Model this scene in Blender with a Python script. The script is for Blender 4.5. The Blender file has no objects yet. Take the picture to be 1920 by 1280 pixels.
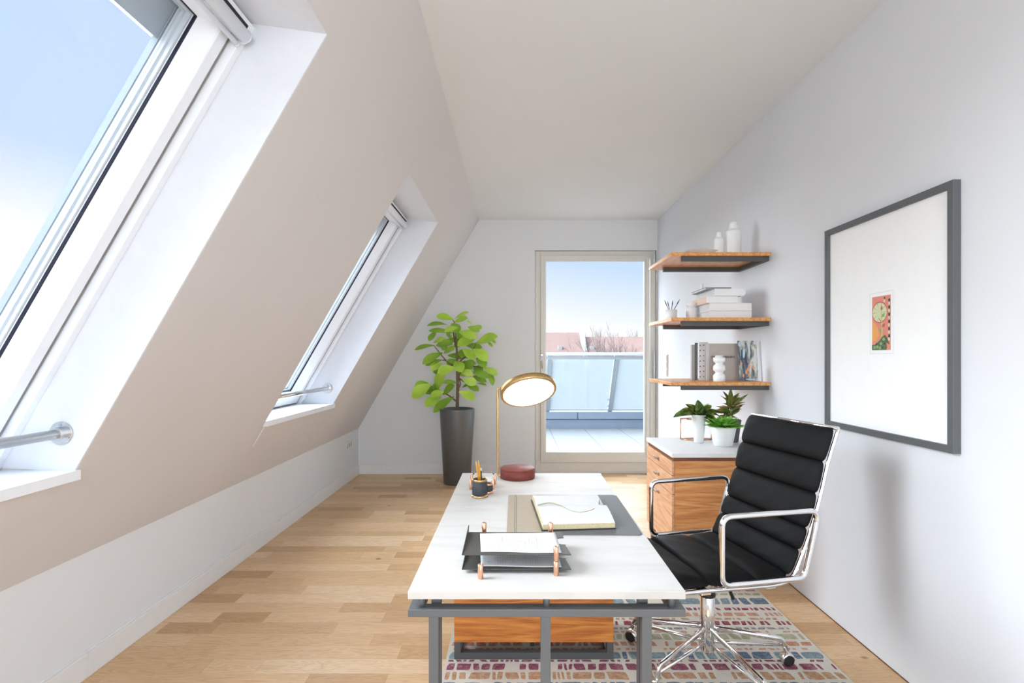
import bpy, bmesh, math, random
from mathutils import Vector, Matrix
C = bpy.context.scene.collection
PI = math.pi
rnd = random.Random(7)
ORG = Vector((0, 0, 0))

# ------------------------------------------------------------------ helpers
class MB:
    def __init__(s):
        s.v = []; s.f = []; s.m = []; s.sm = []
    def add(s, vs, fs, mi=0, smooth=False):
        b = len(s.v)
        s.v += [Vector(p) for p in vs]
        for f in fs:
            s.f.append([i + b for i in f]); s.m.append(mi); s.sm.append(smooth)
        return s
    def box(s, x0, x1, y0, y1, z0, z1, mi=0, M=None):
        vs = [Vector(p) for p in ((x0,y0,z0),(x1,y0,z0),(x1,y1,z0),(x0,y1,z0),(x0,y0,z1),(x1,y0,z1),(x1,y1,z1),(x0,y1,z1))]
        if M is not None: vs = [M(p) if callable(M) else M @ p for p in vs]
        return s.add(vs, [(0,3,2,1),(4,5,6,7),(0,1,5,4),(1,2,6,5),(2,3,7,6),(3,0,4,7)], mi)
    def tube(s, pts, r, n=12, closed=False, mi=0, caps=True, ry=None, up=None):
        pts = [Vector(p) for p in pts]; N = len(pts)
        rr = r if isinstance(r, (list, tuple)) else [r]*N
        vs = []; prev = None
        for i, p in enumerate(pts):
            if closed: t = pts[(i+1) % N] - pts[i-1]
            else: t = pts[min(i+1, N-1)] - pts[max(i-1, 0)]
            if t.length < 1e-9: t = Vector((0,0,1))
            t.normalize()
            if prev is None:
                a = Vector(up) if up else (Vector((0,0,1)) if abs(t.z) < .9 else Vector((1,0,0)))
                prev = (a - t*a.dot(t)).normalized()
            else:
                prev = prev - t*prev.dot(t)
                prev = prev.normalized() if prev.length > 1e-6 else t.orthogonal().normalized()
            b = t.cross(prev)
            for k in range(n):
                an = 2*PI*k/n
                vs.append(p + prev*math.cos(an)*rr[i] + b*math.sin(an)*(rr[i] if ry is None else ry))
        fs = []
        for i in range(N if closed else N-1):
            j = (i+1) % N
            for k in range(n):
                l = (k+1) % n
                fs.append((i*n+k, i*n+l, j*n+l, j*n+k))
        s.add(vs, fs, mi, True)
        if caps and not closed:
            b0 = len(s.v) - len(vs)
            s.f.append([b0+k for k in range(n)][::-1]); s.m.append(mi); s.sm.append(False)
            s.f.append([b0+(N-1)*n+k for k in range(n)]); s.m.append(mi); s.sm.append(False)
        return s
    def lathe(s, prof, cx, cy, cz=0, n=32, mi=0, M=None, smooth=True, capb=True, capt=True):
        vs = []
        for r, z in prof:
            for k in range(n):
                a = 2*PI*k/n
                p = Vector((cx + r*math.cos(a), cy + r*math.sin(a), cz + z))
                vs.append(M @ p if M is not None else p)
        fs = []
        for i in range(len(prof)-1):
            for k in range(n):
                l = (k+1) % n
                fs.append((i*n+k, i*n+l, (i+1)*n+l, (i+1)*n+k))
        s.add(vs, fs, mi, smooth); b0 = len(s.v) - len(vs)
        if capb: s.f.append([b0+k for k in range(n)][::-1]); s.m.append(mi); s.sm.append(False)
        if capt: s.f.append([b0+(len(prof)-1)*n+k for k in range(n)]); s.m.append(mi); s.sm.append(False)
        return s
    def prism(s, poly, h0, h1, M, mi=0):
        n = len(poly)
        vs = [M((p[0], p[1], h0)) for p in poly] + [M((p[0], p[1], h1)) for p in poly]
        fs = [tuple(range(n))[::-1], tuple(range(n, 2*n))] + [(i, (i+1) % n, n+(i+1) % n, n+i) for i in range(n)]
        return s.add(vs, fs, mi)
    def build(s, name, mats, parent=None, bevel=0, seg=2, org=None, fix=True, autosm=False):
        global ORG
        o_ = ORG if org is None else Vector(org)
        me = bpy.data.meshes.new(name)
        me.from_pydata([tuple(p - o_) for p in s.v], [], s.f)
        if not isinstance(mats, (list, tuple)): mats = [mats]
        for m in mats: me.materials.append(m)
        for i, p in enumerate(me.polygons):
            p.material_index = s.m[i]; p.use_smooth = s.sm[i]
        if fix:
            bm = bmesh.new(); bm.from_mesh(me)
            bmesh.ops.recalc_face_normals(bm, faces=bm.faces[:])
            bm.to_mesh(me); bm.free()
        me.update()
        o = bpy.data.objects.new(name, me); C.objects.link(o)
        if parent is not None: o.parent = parent
        else: o.location = o_
        if bevel:
            b = o.modifiers.new('bevel', 'BEVEL'); b.width = bevel; b.segments = seg; b.limit_method = 'ANGLE'; b.angle_limit = math.radians(40)
        return o

def tag(o, label=None, cat=None, group=None, kind=None):
    if label: o['label'] = label
    if cat: o['category'] = cat
    if group: o['group'] = group
    if kind: o['kind'] = kind
    return o
def thing(name, label, cat, loc=(0,0,0), rotz=0, group=None, kind=None):
    """an empty at the base of a thing; ORG becomes its place so parts are given in world coordinates"""
    global ORG
    o = bpy.data.objects.new(name, None); o.empty_display_size = .05; C.objects.link(o)
    o.location = loc; o.rotation_euler = (0, 0, rotz)
    ORG = Vector((0,0,0)) if rotz else Vector(loc)
    return tag(o, label, cat, group, kind)
def at(*p):
    global ORG
    ORG = Vector(p)
def bx(*a): return MB().box(*a)
def fillet(pts, r, n=6, closed=False):
    pts = [Vector(p) for p in pts]; out = []; N = len(pts)
    for i in range(N):
        if not closed and i in (0, N-1): out.append(pts[i]); continue
        p = pts[i]; a = pts[i-1] - p; b = pts[(i+1) % N] - p
        ang = a.angle(b); t = min(r/math.tan(ang/2), a.length*.49, b.length*.49)
        p0 = p + a.normalized()*t; p1 = p + b.normalized()*t
        for k in range(n+1):
            u = k/n
            out.append(p0*(1-u)**2 + p*2*u*(1-u) + p1*u*u)
    return out
def catmull(pts, n=8):
    pts = [Vector(p) for p in pts]; P = [2*pts[0]-pts[1]] + pts + [2*pts[-1]-pts[-2]]; out = []
    for i in range(1, len(P)-2):
        for k in range(n):
            t = k/n; a, b, c, d = P[i-1], P[i], P[i+1], P[i+2]
            out.append(.5*((2*b) + (c-a)*t + (2*a-5*b+4*c-d)*t*t + (3*b-a-3*c+d)*t**3))
    out.append(pts[-1]); return out

# ------------------------------------------------------------------ materials
def srgb(r, g, b):
    f = lambda c: (c/255/12.92) if c/255 <= .04045 else ((c/255+.055)/1.055)**2.4
    return (f(r), f(g), f(b), 1)
class NT:
    def __init__(s, name):
        s.mat = bpy.data.materials.new(name); s.mat.use_nodes = True
        s.t = s.mat.node_tree; s.b = s.t.nodes['Principled BSDF']
    def n(s, typ, **k):
        nd = s.t.nodes.new(typ)
        for a, v in k.items():
            if a.startswith('i_'): nd.inputs[int(a[2:])].default_value = v
            else: setattr(nd, a, v)
        return nd
    def l(s, a, b): s.t.links.new(a, b)
    def math(s, op, a, b=None):
        nd = s.n('ShaderNodeMath', operation=op)
        for i, v in enumerate((a, b)):
            if v is None: continue
            if isinstance(v, (int, float)): nd.inputs[i].default_value = v
            else: s.l(v, nd.inputs[i])
        return nd.outputs[0]
    def ramp(s, fac, stops):
        r = s.n('ShaderNodeValToRGB'); e = r.color_ramp.elements
        while len(e) < len(stops): e.new(.5)
        for i, (p, c) in enumerate(stops): e[i].position = p; e[i].color = c
        s.l(fac, r.inputs[0]); return r.outputs[0]
    def bump(s, h, strength=.2, dist=.01):
        b = s.n('ShaderNodeBump'); b.inputs['Strength'].default_value = strength; b.inputs['Distance'].default_value = dist
        s.l(h, b.inputs['Height']); s.l(b.outputs[0], s.b.inputs['Normal'])
def mat(name, col, rough=.5, metal=0, spec=.5, noise=0, nscale=20, bump=0, coat=0, sheen=0):
    q = NT(name); b = q.b
    b.inputs['Base Color'].default_value = col; b.inputs['Roughness'].default_value = rough
    b.inputs['Metallic'].default_value = metal; b.inputs['Specular IOR Level'].default_value = spec
    if coat: b.inputs['Coat Weight'].default_value = coat
    if sheen: b.inputs['Sheen Weight'].default_value = sheen
    tc = q.n('ShaderNodeTexCoord')
    nz = q.n('ShaderNodeTexNoise'); nz.inputs['Scale'].default_value = nscale; nz.inputs['Detail'].default_value = 4
    q.l(tc.outputs['Object'], nz.inputs['Vector'])
    k = noise if noise else .015
    lo = tuple(c*(1-k) for c in col[:3]) + (1,); hi = tuple(min(1, c*(1+k)) for c in col[:3]) + (1,)
    q.l(q.ramp(nz.outputs['Fac'], [(.3, lo), (.7, hi)]), b.inputs['Base Color'])
    if bump: q.bump(nz.outputs['Fac'], bump, .002)
    return q.mat
def wood(name, c1, c2, c3, axis='X', rough=.4, sc=1.0, pink=0):
    q = NT(name); tc = q.n('ShaderNodeTexCoord'); mp = q.n('ShaderNodeMapping')
    s = {'X': (.8, 9, 9), 'Y': (9, .8, 9), 'Z': (9, 9, .8)}[axis]
    mp.inputs['Scale'].default_value = tuple(v*sc for v in s)
    q.l(tc.outputs['Object'], mp.inputs['Vector'])
    n1 = q.n('ShaderNodeTexNoise'); n1.inputs['Scale'].default_value = 1.6; n1.inputs['Detail'].default_value = 2; n1.inputs['Distortion'].default_value = .45
    q.l(mp.outputs[0], n1.inputs['Vector'])
    fr = q.math('FRACT', q.math('MULTIPLY', n1.outputs['Fac'], 6.0))
    tri = q.math('ABSOLUTE', q.math('SUBTRACT', q.math('MULTIPLY', fr, 2.0), 1.0))
    mp2 = q.n('ShaderNodeMapping'); mp2.inputs['Scale'].default_value = tuple((6*v if v > 5 else 3*v)*sc for v in s)
    q.l(tc.outputs['Object'], mp2.inputs['Vector'])
    n2 = q.n('ShaderNodeTexNoise'); n2.inputs['Scale'].default_value = 4; n2.inputs['Detail'].default_value = 6
    q.l(mp2.outputs[0], n2.inputs['Vector'])
    f = q.math('ADD', q.math('MULTIPLY', tri, .32), q.math('MULTIPLY', n2.outputs['Fac'], .72))
    q.l(q.ramp(f, [(.25, c1), (.5, c2), (.8, c3)]), q.b.inputs['Base Color'])
    q.b.inputs['Roughness'].default_value = rough
    return q.mat

M = {}
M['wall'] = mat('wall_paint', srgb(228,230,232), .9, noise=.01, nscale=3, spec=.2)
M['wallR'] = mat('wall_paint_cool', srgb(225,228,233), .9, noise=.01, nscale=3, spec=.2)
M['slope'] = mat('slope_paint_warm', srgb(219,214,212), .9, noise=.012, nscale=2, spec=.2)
M['ceil'] = mat('ceiling_paint', srgb(229,230,230), .9, noise=.01, nscale=2, spec=.2)
M['trim'] = mat('trim_paint', srgb(232,232,232), .5)
M['reveal'] = mat('reveal_paint', srgb(222,224,229), .8, spec=.2)
M['vinyl'] = mat('white_window_lacquer', srgb(242,244,248), .35)
M['doorpaint'] = mat('door_lacquer_cream', srgb(222,219,211), .4)
M['gasket'] = mat('black_rubber', srgb(20,24,48), .6)
M['gapm'] = mat('frame_gap_shade', srgb(136,130,128), .8)
M['dark'] = mat('dark_gap', srgb(40,38,36), .8)
M['alu'] = mat('window_aluminium', srgb(172,184,194), .4, .3)
M['alul'] = mat('window_aluminium_light', srgb(222,229,235), .4, .2)
M['steel'] = mat('brushed_steel', srgb(205,205,205), .25, 1, noise=.05, nscale=60)
M['chrome'] = mat('chrome', srgb(235,235,235), .07, 1)
M['brass'] = mat('brushed_brass', srgb(208,174,122), .42, 1, noise=.08, nscale=80)
M['copper'] = mat('copper', srgb(232,180,150), .28, 1, noise=.05, nscale=50)
M['frame'] = mat('grey_powdercoated_steel', srgb(98,101,104), .5, .2)
M['framed'] = mat('dark_grey_bracket', srgb(84,84,84), .55, .2)
M['leather'] = mat('black_leather', srgb(18,18,19), .62, spec=.16, noise=.25, nscale=60, bump=.25, sheen=0)
M['plastic'] = mat('black_plastic', srgb(28,28,29), .4)
M['white'] = mat('white_ceramic', srgb(238,238,238), .45, noise=.01)
M['paper'] = mat('white_paper', srgb(214,214,215), .8, noise=.01)
M['pages'] = mat('cream_pages', srgb(200,186,150), .8, noise=.15, nscale=200)
M['spine'] = mat('tan_book_cover', srgb(222,198,182), .7)
M['greyc'] = mat('grey_book_cover', srgb(150,152,150), .7)
M['beige'] = mat('greige_book_cover', srgb(192,186,180), .8, noise=.03)
M['ink'] = mat('dark_ink', srgb(70,68,66), .8)
M['inkl'] = mat('light_grey_ink', srgb(196,197,200), .8)
M['inkm'] = mat('grey_ink', srgb(130,132,138), .8)
M['red'] = mat('oxblood_base', srgb(124,62,54), .5, noise=.15, nscale=30, spec=.3)
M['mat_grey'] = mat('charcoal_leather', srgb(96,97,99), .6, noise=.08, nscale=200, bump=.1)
M['mat_taupe'] = mat('desk_mat_taupe', srgb(158,143,122), .6, noise=.08, nscale=200, bump=.1)
M['traym'] = mat('tray_leather_black', srgb(66,64,60), .55, noise=.1, nscale=150)
M['cup'] = mat('cup_leather_black', srgb(56,57,62), .6, noise=.1, nscale=150)
M['gold'] = mat('gold_rim', srgb(206,170,120), .3, 1)
M['yellow'] = mat('pencil_yellow', srgb(235,160,20), .5)
M['penwood'] = mat('pencil_tip_wood', srgb(210,180,140), .7)
M['potg'] = mat('pot_graphite', srgb(104,106,108), .36, .45, noise=.05)
M['pots'] = mat('pot_slate', srgb(92,92,102), .6)
M['soil'] = mat('soil', srgb(50,40,32), .95, noise=.3, nscale=40)
M['bark'] = mat('bark', srgb(120,98,76), .9, noise=.3, nscale=60)
M['glassdish'] = mat('dish_white_stone', srgb(235,235,236), .5)
M['brick_roof'] = mat('roof_tiles_pale_red', srgb(140,114,107), .9, noise=.08, nscale=1)
M['render'] = mat('house_render_white', srgb(165,165,165), .9, noise=.03, nscale=.3)
M['pane_far'] = mat('house_window_grey', srgb(120,126,132), .4)
M['parapet'] = mat('parapet_blue_grey', srgb(134,147,163), .6, noise=.04, nscale=4)
M['parapetl'] = mat('parapet_coping_grey', srgb(140,152,167), .5, noise=.04, nscale=4)
M['rail'] = mat('white_balcony_metal', srgb(190,192,193), .4)
M['post'] = mat('balcony_post_grey', srgb(160,168,172), .5)
M['twig'] = mat('bare_twigs', srgb(120,110,108), .9)
M['mullion'] = mat('socket_white', srgb(225,222,218), .5)
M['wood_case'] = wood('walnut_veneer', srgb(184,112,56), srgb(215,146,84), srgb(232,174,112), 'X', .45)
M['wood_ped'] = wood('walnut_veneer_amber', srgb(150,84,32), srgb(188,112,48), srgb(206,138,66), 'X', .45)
M['wood_front'] = wood('walnut_front', srgb(200,142,100), srgb(222,170,130), srgb(232,188,152), 'Y', .4)
M['wood_shelf'] = wood('shelf_wood', srgb(190,120,62), srgb(218,152,86), srgb(234,180,114), 'Y', .35, 1.6)
M['wood_dark'] = wood('dark_trim_and_gap_shade', srgb(92,52,30), srgb(120,72,44), srgb(140,86,54), 'X', .5)

def thin_glass(name, tint=(1,1,1,1), refl=.05, ior=1.45):
    q = NT(name); q.t.nodes.remove(q.b)
    out = [n for n in q.t.nodes if n.type == 'OUTPUT_MATERIAL'][0]
    tr = q.n('ShaderNodeBsdfTransparent'); tr.inputs[0].default_value = tint
    gl = q.n('ShaderNodeBsdfGlossy'); gl.inputs['Roughness'].default_value = .02
    fr = q.n('ShaderNodeFresnel'); fr.inputs[0].default_value = ior
    mx = q.n('ShaderNodeMixShader'); q.l(q.math('MULTIPLY', fr.outputs[0], refl), mx.inputs[0])
    q.l(tr.outputs[0], mx.inputs[1]); q.l(gl.outputs[0], mx.inputs[2]); q.l(mx.outputs[0], out.inputs[0])
    return q.mat
M['glass'] = thin_glass('window_glass')
def milk_glass():
    q = NT('milky_balustrade_glass'); q.t.nodes.remove(q.b)
    out = [n for n in q.t.nodes if n.type == 'OUTPUT_MATERIAL'][0]
    tr = q.n('ShaderNodeBsdfTransparent'); tr.inputs[0].default_value = (.95,.98,.99,1)
    df = q.n('ShaderNodeBsdfDiffuse'); df.inputs[0].default_value = srgb(168,175,179)
    tl = q.n('ShaderNodeBsdfTranslucent'); tl.inputs[0].default_value = srgb(168,175,179)
    m1 = q.n('ShaderNodeMixShader'); q.l(df.outputs[0], m1.inputs[1]); q.l(tl.outputs[0], m1.inputs[2])
    mx = q.n('ShaderNodeMixShader'); mx.inputs[0].default_value = .62
    q.l(tr.outputs[0], mx.inputs[1]); q.l(m1.outputs[0], mx.inputs[2]); q.l(mx.outputs[0], out.inputs[0])
    return q.mat
M['milk'] = milk_glass()
def emit(name, col, s):
    q = NT(name); q.b.inputs['Base Color'].default_value = col
    q.b.inputs['Emission Color'].default_value = col; q.b.inputs['Emission Strength'].default_value = s
    return q.mat
M['lamp'] = emit('lamp_diffuser', (1,.98,.95,1), 6)

def marble():
    q = NT('white_marble'); tc = q.n('ShaderNodeTexCoord'); mp = q.n('ShaderNodeMapping')
    mp.inputs['Scale'].default_value = (1.3, 6, 3); mp.inputs['Rotation'].default_value = (0,0,.15)
    q.l(tc.outputs['Object'], mp.inputs[0])
    n = q.n('ShaderNodeTexNoise'); n.inputs['Scale'].default_value = 2.5; n.inputs['Detail'].default_value = 8; n.inputs['Distortion'].default_value = .8
    q.l(mp.outputs[0], n.inputs['Vector'])
    q.l(q.ramp(n.outputs['Fac'], [(.34, srgb(195,192,188)), (.5, srgb(203,200,197)), (.62, srgb(205,202,199)), (.74, srgb(198,195,192))]), q.b.inputs['Base Color'])
    q.b.inputs['Roughness'].default_value = .5; q.b.inputs['Specular IOR Level'].default_value = .15
    return q.mat
M['marble'] = marble()
M['marble2'] = mat('white_stone_top', srgb(236,237,239), .3, noise=.012, nscale=12)

def parquet():
    q = NT('oak_parquet'); tc = q.n('ShaderNodeTexCoord'); sp = q.n('ShaderNodeSeparateXYZ'); q.l(tc.outputs['Object'], sp.inputs[0])
    x, y = sp.outputs[0], sp.outputs[1]
    yy = q.math('DIVIDE', q.math('ADD', y, .0132), .1088)
    row = q.math('FLOOR', yy); fy = q.math('FRACT', yy)
    w1 = q.n('ShaderNodeTexWhiteNoise', noise_dimensions='1D'); q.l(row, w1.inputs['W'])
    off = q.math('MULTIPLY', w1.outputs['Value'], 7.3)
    # two interleaved lengths for irregular strip ends
    xx = q.math('ADD', q.math('DIVIDE', x, .86), off)
    xi = q.math('FLOOR', xx); fx = q.math('FRACT', xx)
    cb = q.n('ShaderNodeCombineXYZ'); q.l(xi, cb.inputs[0]); q.l(row, cb.inputs[1])
    wa = q.n('ShaderNodeTexWhiteNoise', noise_dimensions='3D'); q.l(cb.outputs[0], wa.inputs['Vector'])
    cut = q.math('ADD', q.math('MULTIPLY', wa.outputs['Value'], 1.1), .28)     # sub-cut position, >1 = none
    cut = q.math('ADD', cut, q.math('MULTIPLY', q.math('GREATER_THAN', cut, .74), 2.0))
    sub = q.math('GREATER_THAN', fx, cut)
    cb2 = q.n('ShaderNodeCombineXYZ'); q.l(xi, cb2.inputs[0]); q.l(row, cb2.inputs[1]); q.l(q.math('MULTIPLY', sub, 3.7), cb2.inputs[2])
    wn = q.n('ShaderNodeTexWhiteNoise', noise_dimensions='3D'); q.l(cb2.outputs[0], wn.inputs['Vector'])
    sepc = q.n('ShaderNodeSeparateColor'); q.l(wn.outputs['Color'], sepc.inputs[0])
    base = q.ramp(wn.outputs['Value'], [(0, srgb(192,153,112)), (.14, srgb(204,166,124)), (.45, srgb(216,180,138)), (.8, srgb(222,188,148)), (1, srgb(228,198,162))])
    # grain
    gx = q.math('ADD', q.math('MULTIPLY', x, 1.6), q.math('MULTIPLY', sepc.outputs[0], 40))
    gy = q.math('ADD', q.math('MULTIPLY', y, 17), q.math('MULTIPLY', sepc.outputs[1], 40))
    gv = q.n('ShaderNodeCombineXYZ'); q.l(gx, gv.inputs[0]); q.l(gy, gv.inputs[1])
    n1 = q.n('ShaderNodeTexNoise'); n1.inputs['Scale'].default_value = 1.4; n1.inputs['Detail'].default_value = 3; n1.inputs['Distortion'].default_value = 1.5
    q.l(gv.outputs[0], n1.inputs['Vector'])
    fr = q.math('FRACT', q.math('MULTIPLY', n1.outputs['Fac'], 8))
    tri = q.math('ABSOLUTE', q.math('SUBTRACT', q.math('MULTIPLY', fr, 2.0), 1.0))
    gv2 = q.n('ShaderNodeCombineXYZ'); q.l(q.math('MULTIPLY', gx, 3), gv2.inputs[0]); q.l(q.math('MULTIPLY', gy, 9), gv2.inputs[1])
    n2 = q.n('ShaderNodeTexNoise'); n2.inputs['Scale'].default_value = 1.5; n2.inputs['Detail'].default_value = 5
    q.l(gv2.outputs[0], n2.inputs['Vector'])
    g = q.math('ADD', q.math('MULTIPLY', tri, .4), q.math('MULTIPLY', n2.outputs['Fac'], .6))
    gr = q.ramp(g, [(.18, (.74,.68,.61,1)), (.40, (.92,.90,.87,1)), (.62, (1.0,1.0,1.0,1)), (.85, (1.07,1.07,1.07,1))])
    mx = q.n('ShaderNodeMix', data_type='RGBA', blend_type='MULTIPLY'); mx.inputs[0].default_value = 1
    q.l(base, mx.inputs[6]); q.l(gr, mx.inputs[7])
    # knots
    kv = q.n('ShaderNodeTexVoronoi'); kv.inputs['Scale'].default_value = 1
    kc = q.n('ShaderNodeCombineXYZ'); q.l(q.math('MULTIPLY', x, 1.7), kc.inputs[0]); q.l(q.math('MULTIPLY', y, 2.6), kc.inputs[1]); q.l(kc.outputs[0], kv.inputs['Vector'])
    kn = q.ramp(kv.outputs['Distance'], [(0, (.3,.22,.16,1)), (.018, (.45,.36,.3,1)), (.04, (1,1,1,1))])
    mk = q.n('ShaderNodeMix', data_type='RGBA', blend_type='MULTIPLY'); mk.inputs[0].default_value = 1
    q.l(mx.outputs[2], mk.inputs[6]); q.l(kn, mk.inputs[7])
    # seams
    s1 = q.math('LESS_THAN', fy, .014); s2 = q.math('LESS_THAN', q.math('ABSOLUTE', q.math('SUBTRACT', fx, cut)), .003); s3 = q.math('LESS_THAN', fx, .003)
    sm = q.math('MINIMUM', q.math('ADD', q.math('ADD', s1, s2), s3), 1.0)
    ms = q.n('ShaderNodeMix', data_type='RGBA', blend_type='MULTIPLY'); q.l(q.math('MULTIPLY', sm, .22), ms.inputs[0])
    q.l(mk.outputs[2], ms.inputs[6]); ms.inputs[7].default_value = (.45,.34,.25,1)
    q.l(ms.outputs[2], q.b.inputs['Base Color'])
    q.b.inputs['Roughness'].default_value = .42; q.b.inputs['Specular IOR Level'].default_value = .35
    return q.mat
M['parquet'] = parquet()
def tiles():
    q = NT('terrace_tiles'); tc = q.n('ShaderNodeTexCoord'); sp = q.n('ShaderNodeSeparateXYZ'); q.l(tc.outputs['Object'], sp.inputs[0])
    fx = q.math('FRACT', q.math('DIVIDE', q.math('ADD', sp.outputs[0], -.62), .655))
    a = q.math('LESS_THAN', fx, .022)
    fy = q.math('FRACT', q.math('DIVIDE', q.math('ADD', sp.outputs[1], .5), 1.31)); b = q.math('LESS_THAN', fy, .01)
    m = q.math('MINIMUM', q.math('ADD', a, q.math('MULTIPLY', b, .5)), 1)
    nz = q.n('ShaderNodeTexNoise'); nz.inputs['Scale'].default_value = 5; q.l(tc.outputs['Object'], nz.inputs['Vector'])
    base = q.ramp(nz.outputs['Fac'], [(.3, srgb(140,143,145)), (.7, srgb(146,149,151))])
    mx = q.n('ShaderNodeMix', data_type='RGBA'); q.l(m, mx.inputs[0]); q.l(base, mx.inputs[6]); mx.inputs[7].default_value = srgb(108,112,116)
    q.l(mx.outputs[2], q.b.inputs['Base Color']); q.b.inputs['Roughness'].default_value = .7
    return q.mat
M['tiles'] = tiles()
def leafmat(name, c1, c2, c3, scale=6, rough=.45):
    q = NT(name); tc = q.n('ShaderNodeTexCoord')
    nz = q.n('ShaderNodeTexNoise'); nz.inputs['Scale'].default_value = scale; nz.inputs['Detail'].default_value = 3
    q.l(tc.outputs['Object'], nz.inputs['Vector'])
    q.l(q.ramp(nz.outputs['Fac'], [(.3, c1), (.5, c2), (.7, c3)]), q.b.inputs['Base Color'])
    q.b.inputs['Roughness'].default_value = rough; q.b.inputs['Specular IOR Level'].default_value = .25
    try:
        q.b.inputs['Subsurface Weight'].default_value = 0
    except Exception: pass
    return q.mat
M['lime'] = leafmat('lime_leaf', srgb(160,200,66), srgb(180,216,82), srgb(200,228,108), 5)
M['lime2'] = leafmat('green_leaf', srgb(116,156,50), srgb(138,180,60), srgb(160,198,78), 5)
M['vein'] = mat('leaf_vein', srgb(176,200,96), .6)
M['dgreen'] = leafmat('dark_variegated_leaf', srgb(34,56,26), srgb(76,108,46), srgb(176,192,108), 22)
M['succ'] = leafmat('fresh_green_leaf', srgb(70,130,44), srgb(118,184,66), srgb(168,214,104), 30)
M['croton'] = leafmat('croton_leaf', srgb(78,104,54), srgb(128,148,74), srgb(196,134,100), 24)
M['rug0'] = mat('rug_cream', srgb(206,200,188), .95, noise=.08, nscale=300, bump=.3, spec=.05)
RUGC = {'plum': (138,78,96), 'tan': (180,140,110), 'blue': (124,142,150), 'olive': (166,164,136), 'pink': (192,146,126), 'mag': (142,68,80), 'grey': (142,136,138), 'rust': (184,132,108), 'navy': (98,114,134)}
def pile(k, c):
    q = NT('rug_pile_'+k); tc = q.n('ShaderNodeTexCoord'); nz = q.n('ShaderNodeTexNoise')
    nz.inputs['Scale'].default_value = 60; nz.inputs['Detail'].default_value = 6; nz.inputs['Roughness'].default_value = .75
    q.l(tc.outputs['Object'], nz.inputs['Vector'])
    mixc = tuple(int(a*.55 + b_*.45) for a, b_ in zip(c, (206,200,188)))
    q.l(q.ramp(nz.outputs['Fac'], [(.36, srgb(*[int(v*.88) for v in c])), (.5, srgb(*c)), (.64, srgb(*mixc))]), q.b.inputs['Base Color'])
    q.b.inputs['Roughness'].default_value = .95; q.b.inputs['Specular IOR Level'].default_value = .05
    return q.mat
for k, c in RUGC.items(): M['rug_'+k] = pile(k, c)

# ------------------------------------------------------------------ setting
H = 1.35; F = 1000.
YB = 6.136; ZC = 2.921; XR = 1.623; XL = -1.816; ZK = .5216; XT = -.43; YN = -2.6
SN = .5; CS = .8660254
TT = (ZC-ZK)/CS
def S(p):                      # (y along wall, t up the slope, d outward) -> world
    y, t, d = p
    return Vector((XL + SN*t - CS*d, y, ZK + CS*t + SN*d))
def struct(o, **k): o['kind'] = 'structure'; return o

struct(bx(XL-.4, XR+.4, YN-.1, YB+.02, -.15, 0).build('floor', M['parquet'], org=(0,0,0)))
struct(bx(XT-.35, XR+.4, YN-.1, YB+.35, ZC, ZC+.2).build('ceiling', M['ceil'], org=(0,0,0)))
struct(bx(XR, XR+.3, YN, YB+.35, -.1, ZC+.1).build('wall_right', M['wallR'], org=(0,0,0)))
struct(bx(XL-.3, XL, YN, YB+.35, -.1, ZK+.02).build('wall_left', M['wall'], org=(0,0,0)))
# back wall with door opening
DX0, DX1, DZ = .215, 1.612, 2.571
b = MB(); b.box(-2.6, DX0, YB, YB+.3, -.1, ZC+.1); b.box(DX0, XR+.1, YB, YB+.3, DZ, ZC+.1); b.box(DX1, XR+.1, YB, YB+.3, -.1, DZ)
struct(b.build('wall_back', M['wall'], org=(0,0,0)))
# wall behind the viewer, with an unseen opening added for the fill light
b = MB(); b.box(-2.6, XR+.1, YN-.3, YN, -.1, .5); b.box(-2.6, XR+.1, YN-.3, YN, 2.6, ZC+.1); b.box(-2.6, -1.1, YN-.3, YN, .5, 2.6); b.box(1.4, XR+.1, YN-.3, YN, .5, 2.6)
struct(b.build('wall_near', M['wall'], org=(0,0,0)))
# sloped wall
WINS = [(.665, 1.905), (3.345, 4.585)]
T0, T1 = .4887, 2.285            # lower and upper edge of an opening on the room side
# outward edges: head goes out nearly level, sill level
DREV = .232
TH = 2.172; TS = .345
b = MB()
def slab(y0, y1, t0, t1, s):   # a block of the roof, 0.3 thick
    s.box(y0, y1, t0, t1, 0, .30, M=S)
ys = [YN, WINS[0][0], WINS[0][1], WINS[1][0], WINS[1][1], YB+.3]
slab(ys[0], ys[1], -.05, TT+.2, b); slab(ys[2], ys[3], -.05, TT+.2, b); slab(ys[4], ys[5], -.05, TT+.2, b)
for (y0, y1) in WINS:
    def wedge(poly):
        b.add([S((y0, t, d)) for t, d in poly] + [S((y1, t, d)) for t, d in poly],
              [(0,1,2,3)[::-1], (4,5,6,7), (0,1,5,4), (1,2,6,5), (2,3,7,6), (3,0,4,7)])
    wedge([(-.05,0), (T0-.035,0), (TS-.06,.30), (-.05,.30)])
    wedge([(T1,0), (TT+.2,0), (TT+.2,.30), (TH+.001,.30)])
sw = struct(b.build('wall_slope', M['slope'], org=(0,0,0)))
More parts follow.
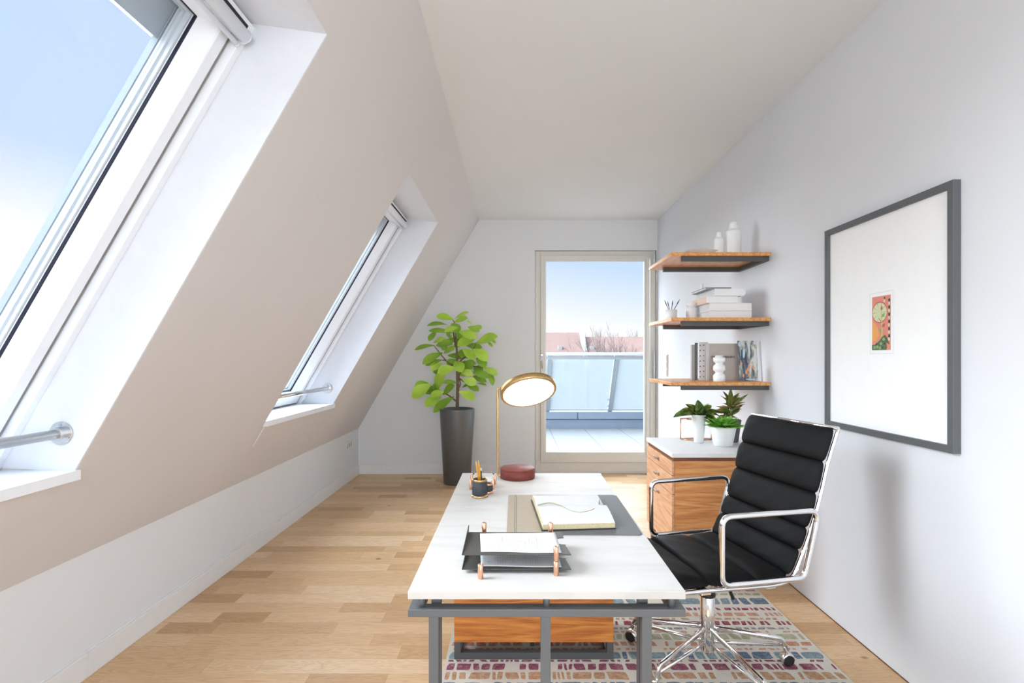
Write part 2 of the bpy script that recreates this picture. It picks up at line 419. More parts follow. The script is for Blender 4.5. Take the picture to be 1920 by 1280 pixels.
# white reveal linings
def ringprism(b, prof, y0, y1, t0, t1, mi=0):
    """sweep a (inset, d) profile round a rectangle in the roof plane"""
    n = len(prof); vs = []
    for (a, d) in prof:
        vs += [S((y0+a, t0+a, d)), S((y1-a, t0+a, d)), S((y1-a, t1-a, d)), S((y0+a, t1-a, d))]
    fs = []
    for i in range(n):
        j = (i+1) % n
        for k in range(4):
            l = (k+1) % 4
            fs.append((i*4+k, i*4+l, j*4+l, j*4+k))
    b.add(vs, fs, mi)
def window(n, y0, y1):
    at(XL, (y0+y1)/2, .945)
    r = bpy.data.objects.new('window_%d' % n, None); r.empty_display_size = .05; C.objects.link(r); r.location = ORG; r['kind'] = 'structure'
    # lining boards of the reveal
    b = MB(); e = .004
    for (ya, yb) in ((y0, y0+e), (y1-e, y1)):
        poly = [(T0-.01, .001), (T1-.002, .001), (TH-.004, DREV+.06), (TS-.01, DREV+.06)]
        b.add([S((ya,t,d)) for t,d in poly] + [S((yb,t,d)) for t,d in poly], [(0,1,2,3)[::-1], (4,5,6,7), (0,1,5,4), (1,2,6,5), (2,3,7,6), (3,0,4,7)])
    poly = [(T1-.003, .001), (T1, .001), (TH-.002, DREV+.06), (TH-.008, DREV+.06)]
    b.add([S((y0,t,d)) for t,d in poly] + [S((y1,t,d)) for t,d in poly], [(0,1,2,3)[::-1], (4,5,6,7), (0,1,5,4), (1,2,6,5), (2,3,7,6), (3,0,4,7)])
    b.build('reveal_lining', M['reveal'], r)
    fr = MB(); ringprism(fr, [(0,DREV), (.032,DREV), (.032,DREV+.07), (.04,DREV+.07), (.04,.40), (0,.40)], y0+.004, y1-.004, .30, TH)
    fr.build('window_frame', M['vinyl'], r, bevel=.002)
    g = MB(); ringprism(g, [(.0385,.262), (.048,.262), (.048,.30), (.0385,.30)], y0+.004, y1-.004, .30, TH); g.build('frame_gap', M['gapm'], r)  # strip filling the sash gap, the gap's shade put into its colour
    sa = MB(); ringprism(sa, [(.042,.268), (.047,.262), (.096,.262), (.102,.268), (.130,.328), (.130,.345), (.042,.345)], y0, y1, .305, TH+.032)
    sash = sa.build('sash', M['vinyl'], r, bevel=.0015)
    gk = MB(); ringprism(gk, [(.1293,.3262), (.1316,.3288), (.1316,.338), (.1293,.338)], y0, y1, .305, TH+.032); gk.build('gasket', M['gasket'], sash)
    gl = MB(); gl.box(y0+.129, y1-.129, .434, TH+.032-.129, .333, .337, M=S); gl.build('pane', M['glass'], sash)
    cl = MB(); ringprism(cl, [(.131,.346), (.137,.346), (.137,.356), (.130,.356), (.130,.366), (.140,.366), (.140,.372), (.128,.372), (.128,.386), (.134,.386), (.134,.392), (.09,.392), (.09,.346)], y0, y1, .305, TH+.032)
    cl.build('cladding', M['alul'], r)
    c2 = MB(); ringprism(c2, [(.118,.394), (.134,.398), (.134,.420), (.06,.420), (.06,.394)], y0, y1, .305, TH+.032, 0)
    c2.box(y0+.05, y1-.05, TH-.23, TH-.04, .40, .44, M=S)
    c2.build('outer_hood', M['alu'], r)
    # blind cassette at the head
    cb = MB(); ya, yb = y0+.045, y1-.045
    cb.tube([S((ya,2.118,.222)), S((yb,2.118,.222))], .024, 16)
    cb.tube([S((ya,2.083,.232)), S((yb-.004,2.083,.232))], .0095, 10)
    cb.box(ya, yb, 2.10, 2.14, .228, .25, M=S)
    bl = cb.build('blind_cassette', M['vinyl'], r)
    MB().tube([S((yb,2.118,.222)), S((yb+.004,2.118,.222))], .026, 16).tube([S((yb-.003,2.083,.232)), S((yb+.006,2.083,.232))], .011, 10).build('end_cap', M['alul'], bl)
    MB().box(ya, yb, 2.144, 2.156, .226, .234, M=S).build('blind_slot_shade', M['dark'], bl)  # dark bar standing in for the shade above the cassette
    # sill board and apron
    MB().prism([(-1.905,y0+.001), (-1.575,y0+.001), (-1.575,y0-.004), (-1.560,y0-.004), (-1.560,y1+.006), (-1.575,y1+.006), (-1.575,y1-.001), (-1.905,y1-.001)], .910, .945, lambda q: Vector(q)).build('window_sill', M['vinyl'], r)
    MB().box(y0+.02, y1-.03, .30, .455, -.007, .002, M=S).build('apron', M['slope'], r)
window(1, *WINS[0]); window(2, *WINS[1])
for i, (y0, y1) in enumerate(WINS):
    t = thing('safety_rail', ['round steel safety bar across the near skylight at the left edge', 'round steel safety bar across the far skylight above its white sill'][i], 'rail', (-1.62, (y0+y1)/2, 1.076), group='steel bars across the skylights')
    MB().tube([(-1.62, y0+.03, 1.076), (-1.62, y1-.03, 1.076)], .0172, 20).build('bar', M['steel'], t)
    for (ye, sgn) in ((y1-.005, -1), (y0+.005, 1)):
        f = MB(); R = Matrix.Translation((-1.62, ye, 1.076)) @ Matrix.Rotation(PI/2*(-1 if sgn > 0 else 1), 4, 'X')
        f.lathe([(.042,0), (.042,.004), (.040,.006), (.024,.006), (.024,.03), (.022,.034), (.0172,.034)], 0, 0, 0, 28, M=R, smooth=False)
        fl = f.build('flange', M['steel'], t)
        for k in range(3):
            a = PI/2 + k*2*PI/3
            MB().lathe([(.0045,.006), (.0045,.0085), (.002,.009)], .031*math.cos(a), .031*math.sin(a), 0, 8, M=R).build('screw', M['alu'], fl)
at(0,0,0)
# baseboards
struct(bx(XL, XL+.014, YN, 2.244, 0, .102).box(XL, XL+.014, 2.2455, YB, 0, .102).box(XL, XL+.008, YN, 2.244, .102, .112).box(XL, XL+.008, 2.2455, YB, .102, .112).build('baseboard_left', M['trim'], org=(0,0,0), bevel=.002))
struct(bx(XL+.014, DX0-.01, YB-.014, YB, 0, .102).box(XL+.008, DX0-.01, YB-.008, YB, .102, .112).build('baseboard_back', M['trim'], org=(0,0,0), bevel=.002))
struct(bx(XR-.004, XR+.001, YN, YB, 0, .004).build('trim_1', M['wood_dark'], org=(0,0,0)))

# terrace door
at(.91, YB, 0)
d = bpy.data.objects.new('door_1', None); d.empty_display_size = .05; C.objects.link(d); d.location = ORG; d['kind'] = 'structure'
def pring(b, y0, y1, x0, x1, z0, z1, w, wt=None, wb=None):
    wt = w if wt is None else wt; wb = w if wb is None else wb
    b.box(x0, x0+w, y0, y1, z0, z1); b.box(x1-w, x1, y0, y1, z0, z1)
    b.box(x0+w, x1-w, y0, y1, z1-wt, z1); b.box(x0+w, x1-w, y0, y1, z0, z0+wb)
def slab3(x0, x1, y0, y1, z0, z1): return bx(x0, x1, y0, y1, z0, z1)
b = MB(); pring(b, YB+.022, YB+.10, DX0+.003, DX1-.003, 0, DZ-.004, .062, .075, .150); b.box(DX0+.02, DX1-.02, YB+.012, YB+.10, 0, .035); b.build('door_frame', M['doorpaint'], d, bevel=.003)
b = MB(); pring(b, YB+.004, YB+.07, .282, 1.536, .132, 2.512, .038, .045, .085); pring(b, YB+.014, YB+.07, .318, 1.50, .215, 2.470, .022, .022, .03)
sash = b.build('door_sash', M['doorpaint'], d, bevel=.003)
b = MB(); pring(b, YB+.022, YB+.04, .339, 1.479, .243, 2.449, .005); b.build('glazing_seal', M['alul'], sash)
bx(.342, 1.476, YB+.03, YB+.034, .246, 2.446).build('pane', M['glass'], sash)
b = MB(); b.box(.283, .303, YB-.004, YB+.004, 1.30, 1.372)
b.tube(fillet([(.293, YB, 1.352), (.293, YB-.045, 1.352), (.300, YB-.045, 1.21)], .012), .0085, 10); b.build('door_handle', M['steel'], d)
for z0, z1 in ((2.40, 2.565), (1.10, 1.42), (.16, .30)):
    b = MB(); b.tube([(1.585, YB-.004, z0), (1.585, YB-.004, z1)], .010, 10)
    b.tube([(1.585, YB-.004, z0+.12*(z1-z0)), (1.585, YB-.004, z0+.45*(z1-z0))], .013, 10); b.build('hinge', M['alul'], d)
at(0,0,0)

# sockets and switches
t = thing('wall_socket', 'white triple socket plate low on the left knee wall near the corner', 'socket', (XL, 5.76, .40))
MB().box(XL, XL+.010, 5.66, 5.865, .352, .432).build('cover_plate', M['mullion'], t, bevel=.003)
for k in range(3):
    y = 5.695 + k*.066
    if k == 0:
        q = MB().box(XL+.010, XL+.012, y-.025, y+.025, .367, .417).build('socket_insert', M['mullion'], t)
        MB().box(XL+.012, XL+.0135, y-.008, y+.004, .396, .409).box(XL+.012, XL+.0135, y-.006, y+.006, .373, .386).build('socket_hole', M['gasket'], q)
    else:
        MB().box(XL+.010, XL+.0125, y-.011, y+.011, .370, .416).build('port', M['greyc'], t)
t = thing('light_switch', 'white three-gang switch strip on the right wall behind the shelves', 'switch', (XR, 5.75, 1.26))
MB().box(XR-.011, XR, 5.70, 5.79, 1.135, 1.375).build('cover_plate', M['mullion'], t, bevel=.003)
for k in range(3):
    z = 1.177 + k*.078
    MB().box(XR-.016, XR-.010, 5.716, 5.774, z-.031, z+.031).build('rocker', M['mullion'], t, bevel=.002)
at(0,0,0)

# ------------------------------------------------------------------ outside
struct(bx(-6, 9, YB+.3, 10.2, -.2, -.02).build('terrace_floor', M['tiles'], org=(0,0,0)))
t = thing('balcony_wall', 'low blue-grey parapet wall at the edge of the tiled terrace', 'wall', (1, 10.3, -.02))
bx(-6, 9, 10.2, 10.55, -.02, .145).build('lower_course', M['parapet'], t, bevel=.004)
b = MB()
for x0, x1 in ((-6, -1.0), (-.99, 1.17), (1.18, 3.4), (3.41, 9)): b.box(x0, x1, 10.17, 10.6, .155, .29)
b.build('coping', M['parapetl'], t, bevel=.006)
bx(-6, 9, 10.21, 10.5, .145, .155).build('joint', M['dark'], t)
t = thing('balustrade', 'white-railed milky glass balustrade on the terrace parapet', 'balustrade', (1, 10.2, .29))
def LB(x, k, off=0): return Vector((x, 10.28 + (9.52-10.28)*k + off, .29 + (1.40-.29)*k))
b = MB(); b.box(-6, 9, -.03, .03, -.02, .035, M=lambda p: Vector((p.x, 9.52+p.y, 1.385+p.z))); b.build('handrail', M['rail'], t, bevel=.008)
b = MB(); b.box(-6, 9, -.02, .02, -.03, .03, M=lambda p: Vector((p.x, 9.55+p.y, 1.325+p.z))); b.build('top_channel', M['post'], t)
xs = [-3.0, -1.8, -.6, .60, 1.80, 3.0, 4.2]
for x in xs:
    b = MB(); w = .04
    b.add([LB(x-w,0,-.03), LB(x+w,0,-.03), LB(x+w,0,.05), LB(x-w,0,.05), LB(x-w,1,-.03), LB(x+w,1,-.03), LB(x+w,1,.05), LB(x-w,1,.05)],
          [(0,3,2,1),(4,5,6,7),(0,1,5,4),(1,2,6,5),(2,3,7,6),(3,0,4,7)])
    p = b.build('post', M['post'], t)
    for k in (.1, .22):
        c = LB(x-.055, k, -.01); MB().box(c.x-.02, c.x+.02, c.y-.02, c.y+.02, c.z-.02, c.z+.02).build('clamp', M['alu'], p)
for a, c in zip(xs[:-1], xs[1:]):
    b = MB(); b.add([LB(a+.05,.035), LB(c-.05,.035), LB(c-.05,.94), LB(a+.05,.94), LB(a+.05,.035,.012), LB(c-.05,.035,.012), LB(c-.05,.94,.012), LB(a+.05,.94,.012)],
          [(0,3,2,1),(4,5,6,7),(0,1,5,4),(1,2,6,5),(2,3,7,6),(3,0,4,7)])
    pn = b.build('glass_panel', M['milk'], t)
    b = MB(); q0 = LB(a+.045, .0); b.box(a+.045, c-.045, q0.y-.02, q0.y+.02, .305, .335); b.build('bottom_rail', M['rail'], pn)
at(0,0,0)
# houses over the way
def house(x0, x1, ridge, zr, label, fire=False, wins=()):
    t = thing('apartment_building', label, 'building', ((x0+x1)/2, 102, -14), group='red-roofed houses beyond the terrace')
    ze = .3
    bx(x0, x1, 95, 110, -14, ze).build('wall', M['render'], t)
    b = MB(); b.add([(x0,94.6,ze),(x1,94.6,ze),(x1,102.5,zr),(x0,102.5,zr),(x0,110.4,ze),(x1,110.4,ze),(x0,94.6,ze-.3),(x1,94.6,ze-.3),(x1,110.4,ze-.3),(x0,110.4,ze-.3)],
        [(0,1,2,3),(3,2,5,4),(6,7,1,0),(4,5,8,9),(0,3,4,9,6),(1,7,8,5,2),(6,9,8,7)])
    rf = b.build('roof', M['brick_roof'], t)
    if fire:
        b = MB(); x = x1-.5
        b.add([(x,94.3,ze-.2),(x+.9,94.3,ze-.2),(x+.9,102.5,zr+.35),(x,102.5,zr+.35),(x,110.6,ze),(x+.9,110.6,ze),(x,94.3,ze-1.5),(x+.9,94.3,ze-1.5),(x,110.6,ze-1.5),(x+.9,110.6,ze-1.5)],
              [(0,1,3-1,3),(3,2,5,4),(6,7,1,0),(4,5,9,8),(0,3,4,8,6),(1,7,9,5,2),(6,8,9,7)])
        b.build('fire_wall', M['rail'], t)
    vx, vy, vz = (8.06, 98.3, 2.92) if fire else (14.04, 98.9, 2.93)
    bx(vx-.35, vx+.35, vy-.5, vy+.4, vz-.4, vz+.35).build('roof_vent', M['rail'], t)
    for (wx, wz) in wins:
        w = bx(wx-.6, wx+.6, 94.93, 95.02, wz-.95, wz+.95).build('window', M['render'], t)
        bx(wx-.5, wx+.5, 94.9, 94.95, wz-.85, wz+.85).build('pane', M['pane_far'], w)
    return t
house(-14, 12.6, 102.5, 5.95, 'white house with the taller pale red roof, left across the terrace', True, [(x, z) for z in (-1.6, -4.6, -7.6) for x in (5.2, 8.1, 10.8)])
house(13.1, 34, 102.5, 5.1, 'white house with the lower pale red roof, right behind bare trees', False, [(x, z) for z in (-1.6, -4.6, -7.6) for x in (15, 18, 21)])
b = MB()
for x, z in ((8.4, 1.9), (16.6, 2.0)):
    pass
at(0,0,0)
struct(bx(-150, 150, 30, 400, -14.2, -14).build('street_ground', mat('street_level_ground', srgb(90,90,88), .9), org=(0,0,0)))
def tree(px, Y, ztop, spread, label, seed):
    r = random.Random(seed); x = (px-968)*Y/1000; z0 = -14
    b = MB()
    def grow(p, d, L, rad, depth):
        n = 3; pts = [p]; q = p.copy(); dd = d.copy()
        for i in range(n):
            dd = (dd + Vector((r.uniform(-.13,.13), r.uniform(-.13,.13), r.uniform(-.02,.1)))).normalized()
            q = q + dd*L/n; pts.append(q.copy())
        b.tube(pts, [rad*(1-.35*i/n) for i in range(n+1)], 5 if depth > 2 else 3, caps=False)
        if depth == 0: return
        for k in range(3 if depth > 1 else 4):
            t_ = r.uniform(.35, 1); base = pts[0].lerp(pts[-1], t_) if t_ < .99 else pts[-1]
            i = min(int(t_*n), n-1); base = pts[i].lerp(pts[i+1], t_*n-i)
            nd = (dd + Vector((r.uniform(-.8,.8), r.uniform(-.8,.8), r.uniform(-.1,.6)))*spread).normalized()
            grow(base, nd, L*r.uniform(.5,.75), rad*.52, depth-1)
        grow(pts[-1], dd, L*.62, rad*.6, depth-1)
    hh = ztop - z0
    grow(Vector((x, Y, z0)), Vector((0,0,1)), hh*.42, .22, 5)
    at(x, Y, z0)
    o = b.build('bare_tree', M['twig'], fix=False); at(0,0,0)
    zt = max(v.co.z for v in o.data.vertices); s = hh/zt; o.scale = (s, s, s)
    tag(o, label, 'tree', 'bare trees by the far houses')
tree(1196, 60, 5.6, .9, 'bare tree nearest the right edge of the terrace door glass', 3)
tree(1150, 72, 4.6, .9, 'bare tree in front of the lower red roof', 11)
tree(1120, 118, 8.8, .8, 'bare tree rising behind the step between the two roofs', 5)
tree(1190, 150, 9.4, .8, 'second bare tree behind the lower roof, right of the step', 8)

# ------------------------------------------------------------------ rug
at(.54, 2.17, 0)
RX0, RX1, RY0, RY1 = -.312, 1.389, 1.10, 3.145
b = MB(); b.box(RX0, RX1, RY0, RY1, 0, .008)
keys = list(RUGC); rows = [(3.118,'plum',.036),(3.066,'rust',.042),(3.01,'olive',.03),(2.925,'blue',.085),(2.835,'plum',.034),(2.775,'pink',.042),(2.728,'tan',.022),
 (2.685,'mag',.045),(2.632,'grey',.022),(2.60,'pink',.02),(2.555,'olive',.058),(2.492,'rust',.042),(2.447,'pink',.018),(2.395,'blue',.064),(2.352,'plum',.018),(2.307,'plum',.052),(2.243,'tan',.058),
 (2.17,'navy',.06),(2.09,'olive',.05),(2.02,'rust',.05),(1.94,'plum',.06),(1.86,'blue',.06),(1.78,'pink',.04),(1.71,'mag',.05),(1.63,'tan',.06),(1.55,'olive',.04),(1.47,'navy',.06),(1.39,'rust',.05),(1.31,'plum',.05),(1.22,'blue',.06)]
rr = random.Random(4)
for (y, col, h) in rows:
    x = RX0 + .012; mi = 1 + keys.index(col); wavg = max(.022, h*.72)
    while x < RX1 - .02:
        w = wavg*(rr.uniform(.25, 1.1) if rr.random() < .6 else rr.uniform(1.1, 2.3)); w = min(w, RX1-.01-x)
        if w > .01 and rr.random() < .93:
            n = 16; poly = []; cx = x+w/2; hh = h*rr.uniform(.42,.52); sk = rr.uniform(-.010,.010)*min(1, w/.03)
            for k in range(n):
                a = 2*PI*k/n; e = .30
                ca, sa = math.cos(a), math.sin(a)
                px_ = cx + math.copysign(abs(ca)**e, ca)*w/2*rr.uniform(.84,1) + sk*sa
                py_ = y + math.copysign(abs(sa)**e, sa)*hh*rr.uniform(.88,1)
                poly.append((px_, py_))
            m2 = mi
            if col == 'blue' and rr.random() < .25: m2 = 1 + keys.index('navy')
            b.add([(p[0], p[1], .0086) for p in poly], [tuple(range(n))], m2)
        x += w + rr.uniform(.005, .011)
    
tag(b.build('area_rug', [M['rug0']] + [M['rug_'+k] for k in keys], fix=False), 'cream rug with rows of plum, tan and blue patches under the desk and chair', 'rug')

# ------------------------------------------------------------------ desk
DT = .75; dx0, dx1, dy0, dy1 = -.277, .433, 1.362, 2.745
RZ = .0088
t = thing('writing_desk', 'desk with white marble top on a grey steel frame', 'desk', (.078, 2.05, 0))
bx(dx0, dx1, dy0, dy1, .7295, DT).build('desk_top', M['marble'], t, bevel=.0015)
b = MB(); z0, z1 = .684, .7035
b.box(dx0, dx1, dy0, dy0+.036, z0, z1); b.box(dx0, dx1, dy1-.036, dy1, z0, z1); b.box(dx0, dx0+.036, dy0+.036, dy1-.036, z0, z1); b.box(dx1-.036, dx1, dy0+.036, dy1-.036, z0, z1)
b.build('frame_rail', M['frame'], t, bevel=.0015)
for y in (dy0+.02, dy1-.02):
    for x in (dx0+.032, .078, dx1-.032):
        MB().tube([(x, y, z1), (x, y, .7295)], .0085, 14).build('stand_off', M['frame'], t)
for y in (dy0+.002, ):
    for x in (-.2115, .0755, .3345):
        w = .0125
        MB().box(x-w, x+w, y, y+.025, RZ, z0).build('leg', M['frame'], t, bevel=.001)
for x in (-.2115, .3345):
    MB().box(x-.0125, x+.0125, dy0+.045, dy0+.068, RZ, .7295).build('leg', M['frame'], t, bevel=.001)
MB().box(-.224, .347, dy0+.002, dy0+.027, RZ, RZ+.02).build('foot_bar', M['frame'], t)
# drawer unit under the far end
t = thing('desk_pedestal', 'walnut drawer unit on a grey skid frame under the far end of the desk', 'drawer unit', (.078, 2.55, 0))
px0, px1, py0, py1 = -.275, .431, 2.362, 2.72
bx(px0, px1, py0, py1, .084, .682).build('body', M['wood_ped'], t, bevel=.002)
b = MB()
for y in (py0, py1-.03):
    b.box(px0, px1, y, y+.03, RZ, RZ+.029); b.box(px0, px0+.029, y, y+.03, RZ+.029, .084); b.box(px1-.029, px1, y, y+.03, RZ+.029, .084)
b.box(.065, .085, 2.47, 2.49, RZ, .084); b.box(px0, px0+.029, py0+.03, py1-.03, RZ, RZ+.02); b.box(px1-.029, px1, py0+.03, py1-.03, RZ, RZ+.02)
b.build('skid_frame', M['framed'], t, bevel=.001)
for z0_, z1_ in ((.10, .28), (.29, .47), (.48, .67)):
    dr = bx(px1-.004, px1+.002, py0+.01, py1-.01, z0_, z1_).build('drawer', M['wood_front'], t, bevel=.002)
    bx(px1+.002, px1+.006, 2.51, 2.57, z1_-.03, z1_-.022).build('handle', M['steel'], dr)

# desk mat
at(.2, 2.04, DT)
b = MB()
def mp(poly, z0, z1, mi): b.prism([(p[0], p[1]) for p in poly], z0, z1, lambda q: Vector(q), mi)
mp([(-.033,1.80), (-.033,2.30), (.085,2.30), (.125,1.79)], DT, DT+.0035, 1)  # left part of the mat in taupe
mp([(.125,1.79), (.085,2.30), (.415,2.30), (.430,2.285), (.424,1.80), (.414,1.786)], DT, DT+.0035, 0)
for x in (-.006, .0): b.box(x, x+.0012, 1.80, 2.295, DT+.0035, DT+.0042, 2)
tag(b.build('desk_mat', [M['mat_grey'], M['mat_taupe'], M['traym']]), 'leather desk mat, taupe on its left part and charcoal elsewhere, lying on the marble desk', 'desk mat')
# open notebook on the mat
zb = DT+.0040
t = thing('open_notebook', 'open notebook with blank white pages and a ribbon on the desk mat', 'notebook', (.21, 2.02, zb))
def bil(P, u, v):   # P = back-left, back-right, front-right, front-left
    return (Vector(P[0])*(1-u)+Vector(P[1])*u)*v + (Vector(P[3])*(1-u)+Vector(P[2])*u)*(1-v)
NP = [(.066,2.21), (.345,2.225), (.338,1.848), (.092,1.826)]
b = MB(); b.prism([(.060,2.215), (.350,2.232), (.345,1.842), (.086,1.818)], zb, zb+.003, lambda q: Vector(q)); b.build('cover', M['plastic'], t, bevel=.001)
b = MB(); nu, nv = 12, 40; top = []; 
def ph(v): 
    a = abs(v-.63)/(.63 if v < .63 else .37)
    return .022*(1-a**3)*min(1, .35+a*7) if False else .006 + .015*min(1, a*6)**.6*(1-.25*a**4) + .004*math.sin(PI*min(a,1))
for i in range(nu+1):
    for j in range(nv+1):
        u, v = i/nu, j/nv; p = bil(NP, u, v); wv = 0
        if i == nu: wv = -.012*max(0, 1-abs(v-.63)/.12) + (-.010 if v > .63 else .004)
        top.append(Vector((p.x + wv, p.y, zb + .003 + ph(v))))
fs = [(i*(nv+1)+j, (i+1)*(nv+1)+j, (i+1)*(nv+1)+j+1, i*(nv+1)+j+1) for i in range(nu) for j in range(nv)]
b.add(top, fs, 0, True); W = nv+1
edge = [(i, 0) for i in range(nu+1)] + [(nu, j) for j in range(1, nv+1)] + [(i, nv) for i in range(nu-1, -1, -1)] + [(0, j) for j in range(nv-1, 0, -1)]
ev = [top[i*W+j].copy() for i, j in edge]; lo = [Vector((p.x, p.y, zb+.003)) for p in ev]; n = len(ev)
b.add(ev + lo, [(k, (k+1) % n, n+(k+1) % n, n+k) for k in range(n)], 1)
b.build('page_block', [M['paper'], M['pages']], t, fix=False)
rb = catmull([(.083,2.07,zb+.019), (.13,2.075,zb+.0265), (.17,2.03,zb+.0275), (.20,1.965,zb+.0275), (.235,1.945,zb+.0275), (.275,1.97,zb+.0275), (.292,1.995,zb+.0275)], 8)
MB().tube(rb, .0022, 6, ry=.0008).build('ribbon', mat('ribbon_gold', srgb(168,156,112), .6), t)

# letter tray
t = thing('letter_tray', 'two-tier black letter tray with copper posts and printed sheets', 'letter tray', (0, 1.56, DT))
def tier(z, name):
    b = MB(); xl, xr, yf, yb = -.150, .150, 1.474, 1.663; th = .0022
    poly = [(xl,yf), (xr+.002,yf), (xr-.008,1.553)]
    for k in range(9):
        a = -PI/2 + -PI*k/8*.999
        poly.append((xr-.006 + .032*math.cos(a), 1.583 + .030*math.sin(a)))
    poly += [(xr-.010,1.614), (xr-.006,1.63), (xr-.012,yb), (xl+.0,yb)]
    b.prism(poly, z, z+th, lambda q: Vector(q))
    b.add([(xl,yf,z), (xl,yb,z), (xl+.001,yb,z+.024), (xl-.0005,yf,z+.003), (xl+.002,yf,z), (xl+.002,yb,z), (xl+.003,yb,z+.024), (xl+.0015,yf,z+.003)],
          [(0,1,2,3), (4,7,6,5), (3,2,6,7), (0,3,7,4), (1,5,6,2)])
    return b.build(name, M['traym'], t)
def sheet(z, k):
    tr = tier(z, 'tray')
    P = [(-.112,1.645), (.120,1.656), (.126,1.484), (-.099,1.492)]
    n = 24; b = MB(); vs = []
    for i in range(n+1):
        for j in range(n+1):
            p = bil(P, i/n, j/n); vs.append(Vector((p.x, p.y, z+.0035 + .002*(1-(2*j/n-1)**2) + .0006*math.sin(i*.3))))
    fs = [(i*(n+1)+j, (i+1)*(n+1)+j, (i+1)*(n+1)+j+1, i*(n+1)+j+1) for i in range(n) for j in range(n)]
    b.add(vs, fs, 0, True)
    at(.005, 1.56, z+.003)
    s = b.build('paper_sheet', M['paper'], fix=False)
    so = s.modifiers.new('thickness', 'SOLIDIFY'); so.thickness = .0006; so.offset = -1
    tag(s, 'printed sheet lying in the %s tier of the black letter tray' % k, 'paper')
    b = MB(); r2 = random.Random(3)
    for g in range(19):
        u = .18 + g*.0315
        v1 = .10 + (0 if g % 5 else .1); v0 = v1; L = r2.uniform(.3, .78) if g not in (4, 9, 13) else r2.uniform(.15, .3)
        segs = 10
        for q in range(segs):
            va = v1 + L*q/segs; vb = v1 + L*(q+.75)/segs
            if r2.random() < .1: continue
            def pt(u_, v_):
                p = bil(P, u_, v_); i = u_*n; return Vector((p.x, p.y, z+.0044 + .002*(1-(2*v_-1)**2) + .0006*math.sin(i*.3)))
            b.add([pt(u, va), pt(u+.011, va), pt(u+.011, vb), pt(u, vb)], [(0,1,2,3)])
    for (u0, v0, u1, v1) in ((.085,.15,.10,.19), (.10,.13,.115,.21), (.075,.165,.085,.185)):
        b.add([bil(P,u,v).to_3d() + Vector((0,0,z+.0062)) for u, v in ((u0,v0),(u1,v0),(u1,v1),(u0,v1))], [(0,1,2,3)])
    b.build('print', M['inkl'] if k == 'upper' else M['inkl'], s, fix=False)
    at(0, 1.56, DT)
for z, k in ((.7605, 'lower'), (.8005, 'upper')): sheet(z, k)
def post(x, y, za, zb_, t):
    b = MB(); r = .0075
    b.lathe([(r-.001,0), (r,.001), (r,zb_-za-.001), (r-.001,zb_-za), (r-.0028,zb_-za), (r-.003,zb_-za-.012)], x, y, za, 20)
    return b.build('post', M['copper'], t)
post(-.0965, 1.441, DT, .790, t)
for x, y in ((.109, 1.462), (.108, 1.6725), (-.101, 1.6725)):
    post(x, y, DT, .7895, t); post(x, y, .7905, .830, t)

# pen cup, small cup, memo holder
def cup(x, y, r, h, label, rim):
    t = thing('pen_cup', label, 'cup', (x, y, DT), group='black cups on the desk')
    MB().lathe([(r*.94,.004), (r,.006), (r,h-.004), (r*.9,h-.003), (r*.88,.01), (.001,.01)], x, y, DT, 32).build('body', M['cup'], t)
    MB().lathe([(r*1.08,0), (r*1.13,.002), (r*1.12,.006), (r*1.02,.010), (r*.98,.010)], x, y, DT, 32).build('base_ring', M[rim], t)
    MB().lathe([(r*1.0,h-.009), (r*1.04,h-.007), (r*1.04,h), (r*.93,h), (r*.91,h-.006)], x, y, DT, 32, capb=False, capt=False).build('rim', M[rim], t)
cup(-.157, 2.285, .0325, .077, 'black leather pen cup with gold rims holding pencils', 'gold')
cup(-.124, 2.345, .021, .045, 'small black cup with copper rims right behind the pen cup', 'copper')
def pencil(p0, p1, label, body, tip):
    at(*p0); p0, p1 = Vector(p0), Vector(p1); d_ = (p1-p0).normalized(); L = (p1-p0).length
    b = MB(); b.tube([p0, p0+d_*(L-.012), p0+d_*(L-.002), p1], [.0032,.0032,.0012,.0004], 6)
    for i in range(len(b.m)): b.m[i] = 0
    k = 6
    for i in range(6, 18): b.m[i] = 1
    tag(b.build('pencil', [body, tip]), label, 'pencil', 'pencils in the pen cup')
pencil((-.153,2.285,.762), (-.172,2.275,.905), 'yellow pencil in the pen cup, the one leaning furthest left', M['yellow'], M['penwood'])
pencil((-.150,2.292,.762), (-.162,2.29,.905), 'yellow pencil in the pen cup, the upright right one', M['yellow'], M['penwood'])
t = thing('pen', 'dark pen with a silver rounded cap in the pen cup', 'pen', (-.15, 2.30, .762))
MB().tube([(-.145,2.300,.762), (-.152,2.300,.855)], .0028, 8).build('barrel', M['plastic'], t)
MB().lathe([(.002,0), (.0052,.003), (.006,.008), (.0045,.014), (.001,.016)], -.1525, 2.300, .853, 12).build('cap', M['steel'], t)
t = thing('memo_holder', 'copper-posted memo holder standing behind the pen cup', 'memo holder', (-.155, 2.455, DT))
for x, y in ((-.207, 2.41), (-.104, 2.41), (-.209, 2.50), (-.099, 2.50)):
    MB().lathe([(.0055,0), (.0058,.001), (.0058,.047), (.0045,.048)], x, y, DT, 14).build('post', M['copper'], t)
b = MB(); b.box(-.203, -.107, 2.405, 2.505, DT+.012, DT+.015); b.build('tray', M['white'], t)
for x in (-.20, -.107):
    MB().lathe([(.0035,0), (.0035,.004)], x, 2.50, DT+.048, 10).build('peg', M['plastic'], t)
at(-.155, 2.455, DT+.015)
tag(bx(-.198, -.112, 2.414, 2.498, DT+.0152, DT+.036).build('memo_pad', M['paper'], bevel=.001), 'white memo pad in the copper holder behind the pen cup', 'memo pad')

